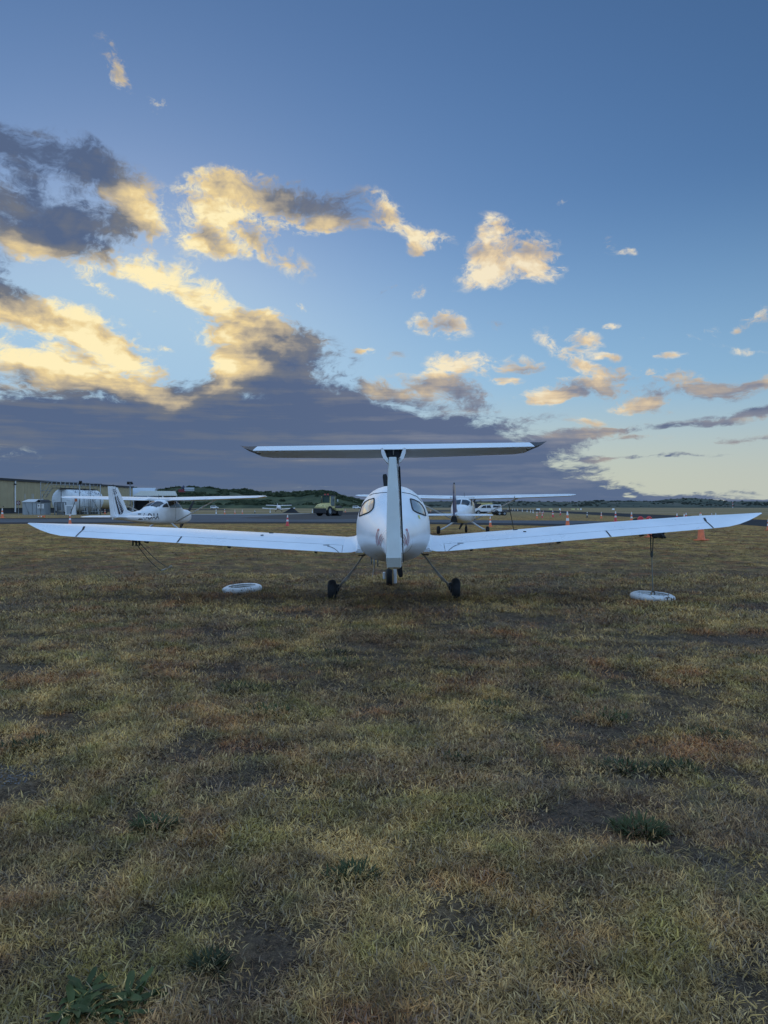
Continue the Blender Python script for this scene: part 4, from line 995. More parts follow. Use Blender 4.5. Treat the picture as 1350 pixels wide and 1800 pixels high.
# road roller seen from behind at an angle
p = ground_at(579, 906.8); ro = thing('road_roller', 'pale yellow road roller with a cab and red beacons on fresh asphalt', 'road roller', (p.x, p.y, 0), R(-27))
hood = [[(-.95, -2.7, .95), (.95, -2.7, .95), (.95, -2.7, 1.20), (.80, -2.7, 1.42), (-.80, -2.7, 1.42), (-.95, -2.7, 1.20)], [(-.98, -2.2, .85), (.98, -2.2, .85), (.98, -2.2, 1.40), (.72, -2.2, 1.72), (-.72, -2.2, 1.72), (-.98, -2.2, 1.40)], [(-.98, -1.0, .85), (.98, -1.0, .85), (.98, -1.0, 1.55), (.68, -1.0, 1.95), (-.68, -1.0, 1.95), (-.98, -1.0, 1.55)]]
MB().loft(hood, True, False).build('hood', RY, ro, bevel=.05)
for x, z, rr_ in ((-.45, 1.45, .13), (.45, 1.45, .13), (-.72, 1.08, .09), (.72, 1.08, .09)):
    MB().lathe([(0, -.05), (rr_, -.05), (rr_, .02)], 'Y', (x, -2.52 if z > 1.2 else -2.72, z), 14).build('rear_lamp', GAP, ro)
MB().box((0, -2.70, .78), (2.1, .28, .72)).build('counterweight', DARK, ro, bevel=.05); MB().box((0, -2.74, 1.07), (.9, .04, .16)).build('grille', mat('faded_orange', (.4, .2, .08), .6), ro)
MB().box((0, -.9, .62), (1.6, 3.2, .55)).build('chassis', DARK, ro, bevel=.05)
for s in (-1, 1): car_wheel(ro, (s * .80, -1.45, .74), .74, .52, 'X')
MB().lathe([(0, -1.02), (.74, -1.02), (.76, -.98), (.76, .98), (.74, 1.02), (0, 1.02)], 'X', (0, 1.55, .76), 32).build('drum', DARK, ro)
for s in (-1, 1): MB().box((s * 1.10, 1.2, .95), (.10, 2.2, .36)).build('drum_frame', RY, ro, bevel=.03)
MB().box((0, .42, .95), (2.2, .25, .4)).build('drum_frame', RY, ro, bevel=.03)
cab = MB()
for x in (-.72, .72):
    for y in (-.95, .35): cab.box((x, y, 2.15), (.11, .11, 1.7))
cab.box((0, -.3, 1.30), (1.5, 1.35, .35)); cab.build('cab_frame', RY, ro)
for a, c_, sz in (('Y', (0, -.97, 2.2), (1.32, .02, 1.4)), ('Y', (0, .37, 2.2), (1.32, .02, 1.4)), ('X', (-.74, -.3, 2.2), (.02, 1.18, 1.4)), ('X', (.74, -.3, 2.2), (.02, 1.18, 1.4))):
    MB().box(c_, sz).build('cab_window', mat('cab_glass', (.045, .075, .07), .08), ro)
MB().box((0, -.3, 3.02), (1.65, 1.6, .14)).build('cab_roof', DARK, ro, bevel=.04)
for x in (-.45, .05): MB().lathe([(0, .22), (.09, .20), (.10, 0)], 'Z', (x, -.5, 3.09), 12).build('beacon', REDCONE, ro)
MB().tube([(-.62, -1.25, 1.85), (-.62, -1.25, 2.75)], .07, 8).build('exhaust_pipe', DARK, ro)
MB().tube([(.78, .4, 2.5), (1.12, .5, 2.45)], .03, 5).build('mirror_arm', DARK, ro); MB().box((1.14, .5, 2.3), (.06, .2, .32)).build('mirror', BAND, ro)

p = at(377, 891, 420); van = thing('parked_car', 'small white car parked far off at the foot of the scrubby hill', 'car', (p.x, p.y, 0), R(5))
MB().prism([(x, -.9, z) for x, z in ((-2.2, .35), (-2.2, 1.2), (-2.0, 1.75), (.6, 1.75), (1.2, 1.1), (2.2, .95), (2.25, .35))], (0, 1.8, 0)).build('body', CARW, van, bevel=.06)
for pts in ([(-1.9, 1.15), (-1.8, 1.6), (-.8, 1.6), (-.8, 1.15)], [(-.7, 1.15), (-.7, 1.6), (.5, 1.6), (.95, 1.15)]): MB().prism([(x, -.91, z) for x, z in pts], (0, .01, 0)).build('side_window', GLASSD, van)
for x in (-1.4, 1.4):
    for y in (-.85, .85): car_wheel(van, (x, y, .35), .36, .24, 'Y')
p = at(627, 891.5, 420); v2 = dup(van, (p.x, p.y, 0), R(-8), 'small white car just visible left of the near fuselage window')
van['group'] = v2['group'] = 'white cars far across the field'
# low yellow and white runway marker boards
for px, w_, m_, lab in ((946, 6, BAND, 'white runway marker board left of the yellow one'), (968, 6, RY, 'yellow runway marker board left of the far white marker'), (984, 2.4, BAND, 'small white runway marker between the yellow boards'), (1007, 6, RY, 'yellow runway marker board in a pair far right'), (1016, 3, RY, 'short yellow runway marker board in a pair far right'), (1021, 2, BAND, 'small white board ending the row of yellow boards'), (1078, 4, BAND, 'white runway marker board farthest right')):
    p = ground_at(px, 896.2); e = thing('marker_board', lab, 'marker board', (p.x, p.y, 0), 0, 'runway marker boards far across the field')
    ww = w_ / FPX * p.y; MB().prism([(-ww / 2, -.3, 0), (-ww / 2, .3, 0), (-ww / 2, 0, .55)], (ww, 0, 0)).build('board', m_, e)
for px, py, r0, h0, lab in ((513, 901.8, 17, .95, 'dark heap of asphalt millings beyond the taxiway'), (1118, 918, 14, .32, 'low dark heap of asphalt beside the red lamps')):
    p = ground_at(px, py); rr_ = r0 / FPX * p.y; mb = MB(); rings = []
    for t in np.linspace(1, 0.02, 7):
        rings.append([(rr_ * t * math.cos(q) * (1 + .15 * math.sin(3 * q + px)), rr_ * .6 * t * math.sin(q) * (1 + .1 * math.cos(4 * q)), h0 * (math.cos(t * math.pi) * .5 + .5) * (1 + .2 * math.sin(5 * q + 3 * t))) for q in np.linspace(0, 2 * math.pi, 24, endpoint=False)])
    mb.loft(rings, True); e = mb.build('dirt_mound', mat('black_millings', (.018, .018, .020), 1., var=.4, vscale=2., bump=1., bscale=6.), None); e.location = (p.x, p.y, -.01); tag(e, lab, 'dirt mound', 'dark heaps by the works')
p = at(1288, 891, 600); e = thing('mast', 'thin red and white mast standing before the far right hills', 'mast', (p.x, p.y, 0))
for k in range(5): MB().tube([(0, 0, k * 1.15), (0, 0, (k + 1) * 1.15)], .16, 6).build('segment', BAND if k % 2 == 0 else REDCONE, e)

# ------------------------------------------------------------------ hangar, tank and sheds on the left
def ribbed(name, rgb, rough=.6):
    return mat(name, rgb, rough, var=.12, vscale=.6)
TAN = ribbed('tan_cladding', (.37, .30, .175)); FASCIA = mat('dark_fascia', (.018, .021, .027), .6)
hA, hB = Vector((-80.5, 60)), Vector((-68.9, 199)); Hh = 6.55
hang = thing('hangar', 'long tan hangar clad in upright ribbed sheets with a dark roof edge', 'hangar', (hA.x, hA.y, 0), -math.atan2(hB.x - hA.x, hB.y - hA.y))
Lh = (hB - hA).length
MB().box((-9, Lh / 2, Hh / 2 + .55), (18, Lh, Hh - 1.1)).build('wall', TAN, hang)
MB().box((-9, Lh / 2, .55), (17.4, Lh - .4, 1.1)).build('plinth', mat('dark_block', (.035, .038, .042), .8), hang)
rib = MB().box((.012, 0, Hh / 2 + .55), (.024, .10, Hh - 1.1)).mesh('cladding_rib')
for k in range(int(Lh / 1.15)):
    o = link('cladding_rib', rib, TAN, hang); o.location = (.0, .6 + k * 1.15, 0)
MB().box((.05, Lh / 2, Hh + .12), (.5, Lh + .3, .46)).build('gutter', FASCIA, hang)
MB().prism([(.3, -.2, Hh + .2), (-9, -.2, Hh + .7), (-18.3, -.2, Hh + .2)], (0, Lh + .4, 0)).build('roof', mat('grey_roof', (.10, .11, .12), .6), hang)
for k in range(14): MB().box((.04, 4 + k * 9.6, 1.42), (.10, .16, .14)).build('wall_vent', FASCIA, hang)
yd = 90.0
MB().tube([(.22, 84.5, Hh - .1), (.22, 84.5, Hh - .6), (.16, 84.5, Hh - .9), (.16, 84.5, .3)], .14, 8).build('downpipe', BAND, hang)
MB().box((.20, 84.5, Hh - .75), (.3, .4, .25)).build('rain_head', FASCIA, hang)
def post_at(px, py_top, py_bot, d):
    a, b = at(px, py_bot, d), at(px, py_top, d); return Vector((a.x, d, 0)), b.z
# no-entry style sign
P, zt_ = post_at(32.5, 880, 903, 126); e = thing('warning_sign', 'square dark red sign with a white ring on a post beside the downpipe', 'sign', P)
MB().box((0, 0, (zt_ - .1) / 2), (.09, .06, zt_ - .1)).build('post', GALV, e); zc = at(0, 884, 126).z
MB().box((0, -.06, zc), (.68, .03, .72)).build('plate', mat('dark_red_sign', (.10, .012, .02), .5), e)
MB().tube([(.21 * math.cos(a), -.085, zc + .21 * math.sin(a)) for a in np.linspace(0, 2 * math.pi, 25)], .032, 6, False).build('ring', BAND, e)
MB().box((0, -.085, zc), (.26, .02, .06)).build('bar', BAND, e)
# grey shed
def frm(px, py, d): return at(px, py, d)
SH = mat('grey_shed_sheet', (.36, .39, .41), .55, var=.1, vscale=.8)
c = at(57, 903, 124); shed = thing('storage_shed', 'small grey metal shed with a low gable and a white notice on its end', 'shed', (c.x, c.y, 0), R(-20))
MB().box((-.55, 1.2, 1.1), (3.1, 2.6, 2.2)).build('wall', SH, shed); MB().box((1.55, .9, 1.05), (1.1, 2.0, 2.1)).build('porch_wall', SH, shed)
MB().prism([(-2.2, -.2, 2.12), (-2.2, 1.2, 2.55), (-2.2, 2.7, 2.12), (-2.2, 2.7, 2.22), (-2.2, 1.2, 2.65), (-2.2, -.2, 2.22)], (3.4, 0, 0)).build('roof', mat('pale_roof', (.55, .56, .56), .5), shed)
MB().prism([(.9, -.25, 2.12), (1.6, -.25, 2.48), (2.25, -.25, 2.12), (2.25, -.25, 2.2), (1.6, -.25, 2.58), (.9, -.25, 2.2)], (0, 2.2, 0)).build('porch_roof', FASCIA, shed)
MB().tube([(-1.6, -.15, 2.0), (-.6, -.15, .02)], .04, 5).build('brace', GALV, shed); MB().box((0.1, -.13, 1.1), (.06, .05, 2.1)).build('seam', GALV, shed); MB().box((1.0, -.13, 1.05), (.05, .05, 2.1)).build('seam', GALV, shed)
e = thing('notice_board', 'white notice board with a black figure fixed on the shed end', 'notice board', at(74, 889, 123.4) , R(-20))
MB().box((0, -.3, 0), (1.38, .05, .92)).build('board', BAND, e); MB().box((-.42, -.335, 0), (.10, .02, .30)).build('pictogram', INK, e); MB().box((-.42, -.335, .06), (.26, .02, .08)).build('pictogram', INK, e)
for z in (.2, .08, -.05): MB().box((.2, -.335, z), (.5, .02, .04)).build('print_line', mat('faded_print', (.35, .36, .37), .6), e)
MB().box((0, -.33, .42), (1.38, .03, .08)).build('header', FASCIA, e)
for k, (px, y0, y1) in enumerate(((44, 868, 903), (56.5, 867.5, 903), (59, 868, 903), (74.5, 868, 903))):
    P, z1 = post_at(px, y0, y1, 126.5); e = thing('fence_post', 'thin grey fence post standing behind the grey shed', 'post', P, 0, 'thin fence posts behind the shed')
    MB().tube([(0, 0, 0), (0, 0, z1)], .04, 6).build('pole', GALV, e)
# fuel tank
TW = mat('tank_white', (.66, .69, .71), .45, var=.14, vscale=.5)
ta = at(109, 879.5, 124); tank = thing('fuel_tank', 'large white horizontal fuel tank with round end, ladders and pipes', 'fuel tank', (ta.x, ta.y, 0), R(-11))
tz = ta.z; rt = 2.02
MB().lathe([(0, -.42), (.8, -.36), (1.5, -.2), (1.9, -.03), (rt, .12), (rt, 9.2), (1.9, 9.4), (1.5, 9.55), (0, 9.75)], 'Y', (0, 0, tz), 48).build('shell', TW, tank)
for y in (.15, 3.2, 6.2, 9.1): MB().lathe([(rt + .002, -.04), (rt + .02, -.04), (rt + .02, .04), (rt + .002, .04)], 'Y', (0, y, tz), 40).build('weld_band', TW, tank)
MB().box((0, -.30, tz), (3.4, .02, .03)).build('end_seam', GALV, tank)
for y in (1.2, 4.6, 8.0): MB().prism([(-1.7, y, 0), (1.7, y, 0), (1.5, y, tz - 1.2), (-1.5, y, tz - 1.2)], (0, .5, 0)).build('saddle', GALV, tank)
rail = MB()
zt2 = tz + rt + .05
for x in (-.75, .85):
    for z in (zt2 + .62, zt2 + 1.12): rail.tube([(x, -1.6, z), (x, 9.2, z)], .03, 5)
    for y in np.linspace(-1.6, 9.2, 10): rail.tube([(x, y, zt2 - .05), (x, y, zt2 + 1.12)], .03, 5)
rail.build('guard_rail', GALV, tank); MB().box((.05, 3.8, zt2), (1.7, 10.8, .06)).build('walkway', FASCIA, tank)
st_ = MB()
for x in (-1.5, -.8): st_.tube([(x - 1.0, -1.8, zt2 - 1.6), (x, -1.5, zt2)], .06, 5); st_.tube([(x - 1.0, -1.8, zt2 - .6), (x, -1.5, zt2 + 1.0)], .035, 5)
for k in range(6): st_.box((-2.0 + .17 * k + .2, -1.75 + .04 * k, zt2 - 1.5 + .27 * k), (.25, .7, .04))
st_.tube([(-2.9, -1.6, 0), (-2.9, -1.6, zt2 + 1)], .05, 5); st_.tube([(-2.9, -1.6, zt2 - .4), (-1., -1.6, zt2 - .4)], .05, 5); st_.tube([(-2.9, -1.6, zt2 + 1), (-.6, -1.6, zt2 + 1.1)], .035, 5)
st_.build('stair', GALV, tank)
r_ = random.Random(9); marks = MB()
for k in range(34):
    y = r_.uniform(.5, 9.); a = R(r_.uniform(35, 62)); l_ = r_.uniform(.15, .5)
    c_ = Vector((rt * math.cos(a), y, tz + rt * math.sin(a))); marks.tube([c_, c_ + Vector((0, l_, 0)), c_ + Vector((-.12 * math.sin(a) * rt, l_ + .1, .12 * math.cos(a) * rt))], .028, 4)
tag(marks.build('stencil_mark', mat('faded_stencil', (.10, .12, .16), .6), tank), kind='stuff')
pp = MB()
for y in (3.0, 4.2, 5.4, 6.2): pp.tube([(rt + .25, y, .15), (rt + .25, y, tz + .5), (rt - .1, y, tz + .9)], .06, 6)
pp.tube([(rt + .3, 2.2, .5), (rt + .3, 8.6, .5)], .07, 6); pp.tube([(rt + .3, 2.2, 1.4), (rt + .3, 6.6, 1.4)], .05, 6); pp.tube([(rt + .4, 5.2, 2.6), (rt + .4, 6.8, 1.0)], .05, 6)
pp.build('pipework', GALV, tank)
# grey drum cage before the tank, pump cabinet and poles
c = at(106, 899, 119); cg = thing('filter_vessel', 'grey caged filter vessel on legs in front of the round tank end', 'filter vessel', (c.x, c.y, 0))
GD = mat('dark_grey_paint', (.13, .145, .155), .5, var=.15)
z0 = .75; MB().lathe([(0, z0), (.45, z0), (.55, z0 + .12), (.55, z0 + 1.2), (.48, z0 + 1.3), (0, z0 + 1.32)], 'Z', (0, 0, 0), 18).build('vessel', GD, cg)
fr2 = MB()
for x in (-.68, .68):
    for y in (-.5, .5): fr2.box((x, y, 1.05), (.16, .10, 2.1))
fr2.box((0, -.5, 2.08), (1.4, .08, .10)); fr2.box((0, .5, 2.08), (1.4, .08, .10)); fr2.build('frame', GD, cg)
for s in (-1, 1): MB().box((s * .50, -.48, 1.35), (.24, .04, 1.3)).build('side_panel', GALV, cg)
MB().tube([(.15, 0, 2.0), (.15, 0, 4.15), (.5, 0, 4.15)], .06, 6).build('vent_pipe', FASCIA, cg)
c = at(124, 900.5, 116); pc = thing('pump_cabinet', 'small white pump cabinet standing under the tank side', 'cabinet', (c.x, c.y, 0), R(-8))
MB().box((0, 0, .85), (1.35, .8, 1.6)).build('cabinet_body', CARW, pc, bevel=.03); MB().box((0, -.41, .85), (.9, .02, 1.3)).build('door', SH, pc); MB().box((.32, -.43, .9), (.04, .03, .16)).build('handle', DARK, pc)
c = at(128, 889, 92); dp = thing('marker_pole', 'slanted dark pole with an orange block at its top under the wing', 'pole', (at(121, 905, 92).x, 92, 0))
tp_ = at(133.5, 878.5, 92) - Vector(dp.location); MB().tube([(0, 0, 0), tp_ - Vector((.12, 0, .25))], .05, 6).build('shaft', DARK, dp); MB().box(tp_, (.30, .14, .46)).build('orange_block', mat('dull_orange', (.42, .12, .05), .6), dp)
def pole(px, ytop, d, label, lamp=None, r0=.10, arm=None):
    P, z1 = post_at(px, ytop, 0, d); e = thing('light_pole' if lamp else 'pipe_post', label, 'pole', P)
    MB().tube([(0, 0, 0), (0, 0, z1)], [r0, r0 * .7], 8).build('pole', GALV, e)
    if lamp:
        for dx, rz in lamp: MB().box((dx, -.15, z1 + .1), (.50, .25, .55), (R(35), 0, R(rz))).build('floodlight', DARK, e, bevel=.05)
        MB().box((0, 0, z1 - .05), (.9, .06, .06)).build('bracket', GALV, e)
    if arm: MB().tube([(0, 0, z1 - .05), (arm, 0, z1 - .05)], .07, 6).build('arm', FASCIA, e)
    return e
pole(140, 849, 122, 'grey pole with one floodlight in front of the white tank', [(.2, 30)], .13)
pole(158.5, 850.5, 121, 'dark square loading gantry post before the white tank', None, .09, 1.9)
pole(176.5, 851, 121.5, 'dark gantry post at the far end of the white tank', None, .10)
pole(156, 862, 123, 'short pipe post between tank and gantry', None, .06)
pole(229, 850, 135, 'floodlight pole with two lamp heads behind the fern tail', [(-.3, 20), (.3, -30)], .14)
# small tan tank behind, canopy shed, white roofed building
c = at(192, 896, 150); e = thing('tan_tank', 'small tan tank on dark legs beyond the white fuel tank', 'tank', (c.x, c.y, 0), R(-9))
MB().lathe([(0, -1.6), (.8, -1.55), (1.0, -1.3), (1.0, 1.3), (.8, 1.55), (0, 1.6)], 'X', (0, 0, 1.9), 24).build('shell', TAN, e)
for x in (-1., 1.): MB().box((x, 0, .5), (.3, 1.4, 1.)).build('leg', FASCIA, e)
c = at(275, 892, 150); can = thing('open_shed', 'open shed with pale sheet roof and black interior behind the fern-tailed aeroplane', 'shed', (c.x, c.y, 0), R(8))
MB().prism([(-4.4, -1.5, 3.55), (-3.4, 1.5, 4.5), (3.6, 1.5, 4.5), (4.4, -1.5, 3.55)], (0, 0, .12)).build('roof', mat('cream_sheet_roof', (.52, .50, .43), .55, var=.1), can)
for k in range(18): MB().prism([(-4.3 + k * .50, -1.52, 3.68), (-3.3 + k * .40, 1.5, 4.63), (-3.24 + k * .40, 1.5, 4.63), (-4.24 + k * .50, -1.52, 3.68)], (0, 0, .05)).build('roof_rib', MATS['cream_sheet_roof'], can)
MB().box((0, 1.4, 1.75), (8.4, .15, 3.5)).build('back_wall', GAP, can)
for s in (-1, 1): MB().box((s * 4.2, 0, 1.75), (.15, 2.9, 3.5)).build('side_wall', GAP, can)
for x in (-4.25, -1.1, 1.6, 4.25): MB().box((x, -1.4, 1.75), (.16, .16, 3.5)).build('post', SH, can)
MB().box((0, 0, .02), (8.2, 2.8, .04)).build('floor', GAP, can)
for k, x in enumerate((-1.2, 1.7)): MB().tube([(x - .3, -1.6, 3.6), (x + .2, -1.6, 2.6)], .08, 5).build('downpipe', BAND, can)
c = at(238, 892, 200); wb = thing('white_building', 'low white building with a pale grey roof behind the open shed', 'building', (c.x, c.y, 0), R(3))
MB().box((0, 3, 2.0), (8.8, 8, 4.)).build('wall', CARW, wb)
MB().prism([(-4.8, -1.2, 3.9), (-4.8, 3, 6.6), (-4.8, 7.2, 3.9)], (9.6, 0, 0)).build('roof', mat('pale_grey_roof', (.45, .50, .55), .5, var=.08, vscale=.3), wb)
for x in (-2.5, 0, 2.5): w_ = MB().box((x, -1.02, 2.2), (1.2, .06, 1.0)).build('window', GLASSD, wb)
c = at(320, 862, 560); hz_ = thing('hill_house', 'small red building with a dark blue frame on top of the scrubby hill', 'building', (c.x, c.y, c.z - 1.5), R(10))
MB().box((0, 0, 1.2), (5.2, 3, 2.2)).build('wall', mat('dull_red', (.20, .03, .035), .7), hz_); MB().tube([(-1.2, 0, 1.5), (1.2, 0, 5.3)], .35, 5).build('mast_arm', NAVY, hz_); MB().tube([(1.3, 0, 1.5), (1.2, 0, 5.3)], .45, 5).build('mast', NAVY, hz_)
c = at(333, 861, 560); e = thing('hill_house', 'long pale building beside the red one on the hill top', 'building', (c.x, c.y, c.z - 1.2), R(4))
MB().box((0, 0, 1.2), (7, 3, 1.8)).build('wall', mat('pale_wall', (.35, .38, .40), .7), e); MB().prism([(-3.7, -1.7, 2.1), (-3.7, 0, 2.9), (-3.7, 1.7, 2.1)], (7.4, 0, 0)).build('roof', SH, e)
# dark trees near the hangar end
def tree(px, ytop, d, rr_, label, m=SCRUB):
    b = at(px, 891, d); z1 = at(px, ytop, d).z
    t = thing('tree', label, 'tree', (b.x, b.y, 0), 0, 'dark trees behind the hangar end'); r_ = random.Random(int(px))
    MB().tube([(0, 0, 0), (.1, 0, z1 * .45), (.0, .1, z1 * .75)], [.25, .18, .06], 7).build('trunk', mat('bark', (.07, .055, .045), .9), t)
    mb = MB()
    for lobe in range(11):
        c_ = Vector((r_.uniform(-1, 1) * rr_, r_.uniform(-1, 1) * rr_, z1 * r_.uniform(.45, .85))); q = rr_ * r_.uniform(.35, .6)
        for k in range(80):
            u_ = Vector((r_.gauss(0, 1), r_.gauss(0, 1), r_.gauss(0, 1) * .7)).normalized() * q * r_.uniform(.6, 1.05); w = Vector((r_.gauss(0, 1), r_.gauss(0, 1), r_.gauss(0, 1))).normalized(); s_ = r_.uniform(.12, .28)
            tt = u_.cross(w).normalized() * s_; ee = (w * .6 + u_.normalized()).normalized() * s_ * 1.3
            mb.add([c_ + u_ - tt, c_ + u_ + ee, c_ + u_ + tt, c_ + u_ - ee * .7], [(0, 1, 2, 3)])
    mb.build('crown', m, t, fix=False)
tree(236, 853, 240, 2.6, 'rounded dark tree rising behind the white roofed building')
tree(262, 860, 230, 2.2, 'low dark tree right of the white roofed building')
tree(275, 857, 300, 3.2, 'broad dark tree topping the hill above the open shed')
tree(292, 856, 310, 3.0, 'second broad dark tree above the open shed, nearer the red hut')

# ------------------------------------------------------------------ grass and weeds
T.update(thatch=(.185, .135, .10), rusty=(.22, .105, .050))
def leafy(name, build_cols):
    m = bpy.data.materials.new(name); m.use_nodes = True; N = Nodes(m.node_tree); p = m.node_tree.nodes['Principled BSDF']
    p.inputs['Roughness'].default_value = .62; p.inputs['Specular IOR Level'].default_value = .3
    pos = N.new('ShaderNodeNewGeometry').outputs['Position']; at_ = N.new('ShaderNodeAttribute'); at_.attribute_name = 'tint'
    r_, g_, b_ = N.sep(at_.outputs['Vector'])
    N.l.new(build_cols(N, pos, r_, g_, b_), p.inputs['Base Color']); return m
def grass_cols(N, pos, r_, g_, b_):
    base = grass_colour(N, pos)
    dead = N.mix(N.step(N.noise(N.vm('ADD', pos, (5., 91., 0.)), 1.3, 5., .6), .42, .6), T['thatch'], T['rusty'])
    base = N.mix(N.m('MULTIPLY', b_, .8), base, dead)
    base = N.mix(N.m('MULTIPLY', N.step(r_, .62, 1.0), .6), base, (.54, .38, .17))        # bleached blades
    base = N.mix(N.m('MULTIPLY', N.step(r_, .40, .05), .7), base, (.16, .125, .10))      # dead grey-brown blades
    base = N.mix(N.m('MULTIPLY', N.step(N.noise(pos, 5., 3., .6), .5, .7), .35), base, (.165, .155, .045))
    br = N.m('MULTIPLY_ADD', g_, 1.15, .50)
    return N.mix(1., base, N.xyz(br, br, br), 'MULTIPLY')
GRASS = leafy('turf_blades', grass_cols)
def blade(mb, tints, base, az, length, width, lean, curl, tint, seg=4):
    d = Vector((math.cos(az), math.sin(az), 0)); side = Vector((-d.y, d.x, 0)); p = Vector(base); a = lean; vs = []
    for i in range(seg + 1):
        t = i / seg; w = width * (1 - t ** 1.6) * .5 + .0002
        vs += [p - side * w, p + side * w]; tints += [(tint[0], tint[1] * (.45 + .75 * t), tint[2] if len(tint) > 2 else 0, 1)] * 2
        st = length / seg; p = p + (d * math.sin(a) + Vector((0, 0, 1)) * math.cos(a)) * st; a += curl / seg
        side = (side + d * rnd.uniform(-.15, .15)).normalized()
    mb.add(vs, [(2 * i, 2 * i + 1, 2 * i + 3, 2 * i + 2) for i in range(seg)], True)
def tuft_proto(kind, seed):
    rnd.seed(seed); mb = MB(); tints = []
    if kind == 'star':
        for c in range(5):
            cx, cy = rnd.gauss(0, .045), rnd.gauss(0, .045); tc = rnd.random()
            for k in range(rnd.randint(8, 12)):
                blade(mb, tints, (cx + rnd.gauss(0, .006), cy + rnd.gauss(0, .006), -.004), rnd.uniform(0, 6.28), rnd.uniform(.020, .052), rnd.uniform(.0012, .0022), rnd.uniform(.55, 1.35), rnd.uniform(.1, 1.1), (min(1, max(0, tc * .5 + rnd.random() * .5)), rnd.random()))
    elif kind == 'thatch':
        for k in range(42):
            blade(mb, tints, (rnd.gauss(0, .06), rnd.gauss(0, .06), rnd.uniform(-.002, .010)), rnd.uniform(0, 6.28), rnd.uniform(.03, .085), rnd.uniform(.0012, .0022), rnd.uniform(1.15, 1.55), rnd.uniform(-.3, .35), (rnd.random() * .8, rnd.random() * .7, 1.), 3)
    elif kind == 'upright':
        for k in range(34):
            blade(mb, tints, (rnd.gauss(0, .035), rnd.gauss(0, .035), -.004), rnd.uniform(0, 6.28), rnd.uniform(.04, .08), rnd.uniform(.0016, .003), rnd.uniform(.2, .9), rnd.uniform(.3, 1.3), (.3 + rnd.random() * .7, rnd.random()))
    else:                                                   # broad clump for the distance
        for k in range(78):
            blade(mb, tints, (rnd.gauss(0, .12), rnd.gauss(0, .12), -.004), rnd.uniform(0, 6.28), rnd.uniform(.03, .065), rnd.uniform(.005, .009), rnd.uniform(.5, 1.35), rnd.uniform(.2, 1.0), (rnd.random(), rnd.random()), 3)
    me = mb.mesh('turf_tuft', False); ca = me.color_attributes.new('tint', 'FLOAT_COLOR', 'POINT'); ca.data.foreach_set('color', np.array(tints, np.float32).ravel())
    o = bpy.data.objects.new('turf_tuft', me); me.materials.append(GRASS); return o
protos = [tuft_proto('star', 100 + k) for k in range(5)] + [tuft_proto('thatch', 200 + k) for k in range(3)] + [tuft_proto('upright', 300 + k) for k in range(2)] + [tuft_proto('clump', 400 + k) for k in range(3)]
# bare places, by the photograph's grid: x, y, half-widths in metres, strength
BARE = [(430, 1160, .60, .40, .9), (355, 1180, .30, .2, .8), (545, 1308, .22, .16, .8), (640, 1310, .25, .15, .8), (340, 1317, .2, .14, .7), (1015, 1365, .35, .2, .7), (1040, 1480, .22, .16, .7), (0, 1360, .22, .18, .9), (60, 1690, .13, .2, .7), (820, 1100, .7, .35, .5), (800, 1350, .12, .1, .8), (700, 1395, .22, .12, .6), (370, 1705, .07, .06, .8), (320, 1430, .07, .05, .5), (960, 1090, .5, .3, .4)]
BG = [(ground_at(a, b), c * (.65 if b > 1280 and a > 100 else 1), d_ * (.65 if b > 1280 and a > 100 else 1), e_ * .8) for a, b, c, d_, e_ in BARE]
rs = np.random.RandomState(5)
def turf_points():
    out = []
    for y0, y1, dens, kinds, sc in ((.9, 3.2, 2500, 'near', .50), (3.2, 5.5, 1700, 'near', .58), (5.5, 9., 800, 'mid', .72), (9., 15., 270, 'mid', 1.0), (15., 26., 34, 'far', 1.5), (26., 46., 9, 'far', 1.9)):
        hw = lambda y: .56 * y + 1.1
        area = 2 * hw(y1) * (y1 - y0); n = int(area * dens)
        y = rs.uniform(y0, y1, n); x = rs.uniform(-1, 1, n) * hw(y1); k = np.abs(x) < hw(y); x, y = x[k], y[k]
        d = fbm(x * 1.9 + 40, y * 1.9, 31) * .42 + fbm(x * 6.5, y * 6.5 + 9, 37, 3) * .58
        keep = rs.rand(len(x)) < np.clip((d - .40) * 7.5, .11, 1.)
        for g, a, b, e_ in BG: keep &= ~((((x - g.x) / a) ** 2 + ((y - g.y) / b) ** 2 + (fbm(x * 6, y * 6, 77) - .5) * 1.6 < 1) & (rs.rand(len(x)) < e_))
        x, y, d = x[keep], y[keep], d[keep]; r_ = rs.rand(len(x)); th = fbm(x * .8 + 11, y * .8 + 5, 55)
        if kinds == 'far': pick = np.where(r_ < .75, 10 + (r_ * 997 % 3).astype(int), 5 + (r_ * 991 % 3).astype(int))
        else:
            pick = np.where((r_ < np.clip(.25 + (th - .4) * 1.8, .10, .8)) | (d < .46), 5 + (r_ * 991 % 3).astype(int), (r_ * 997 % 5).astype(int))
            pick = np.where((d > .60) & (rs.rand(len(x)) < .22), 8 + (r_ * 983 % 2).astype(int), pick)
        s_ = sc * rs.uniform(.65, 1.3, len(x)) * np.clip(.25 + d * 1.5, .6, 1.4)
        out.append((x, y, gz(x, y), s_, pick))
    return [np.concatenate([o[k] for o in out]) for k in range(5)]
tx, ty, tzz, ts, tk = turf_points()
n = len(tx); tilt = rs.normal(0, .10, (n, 2))
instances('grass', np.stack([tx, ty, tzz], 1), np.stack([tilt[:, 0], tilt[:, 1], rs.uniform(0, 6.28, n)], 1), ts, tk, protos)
bpy.data.objects['grass']['label'] = 'short dry tufted turf, straw and green, over dark soil'

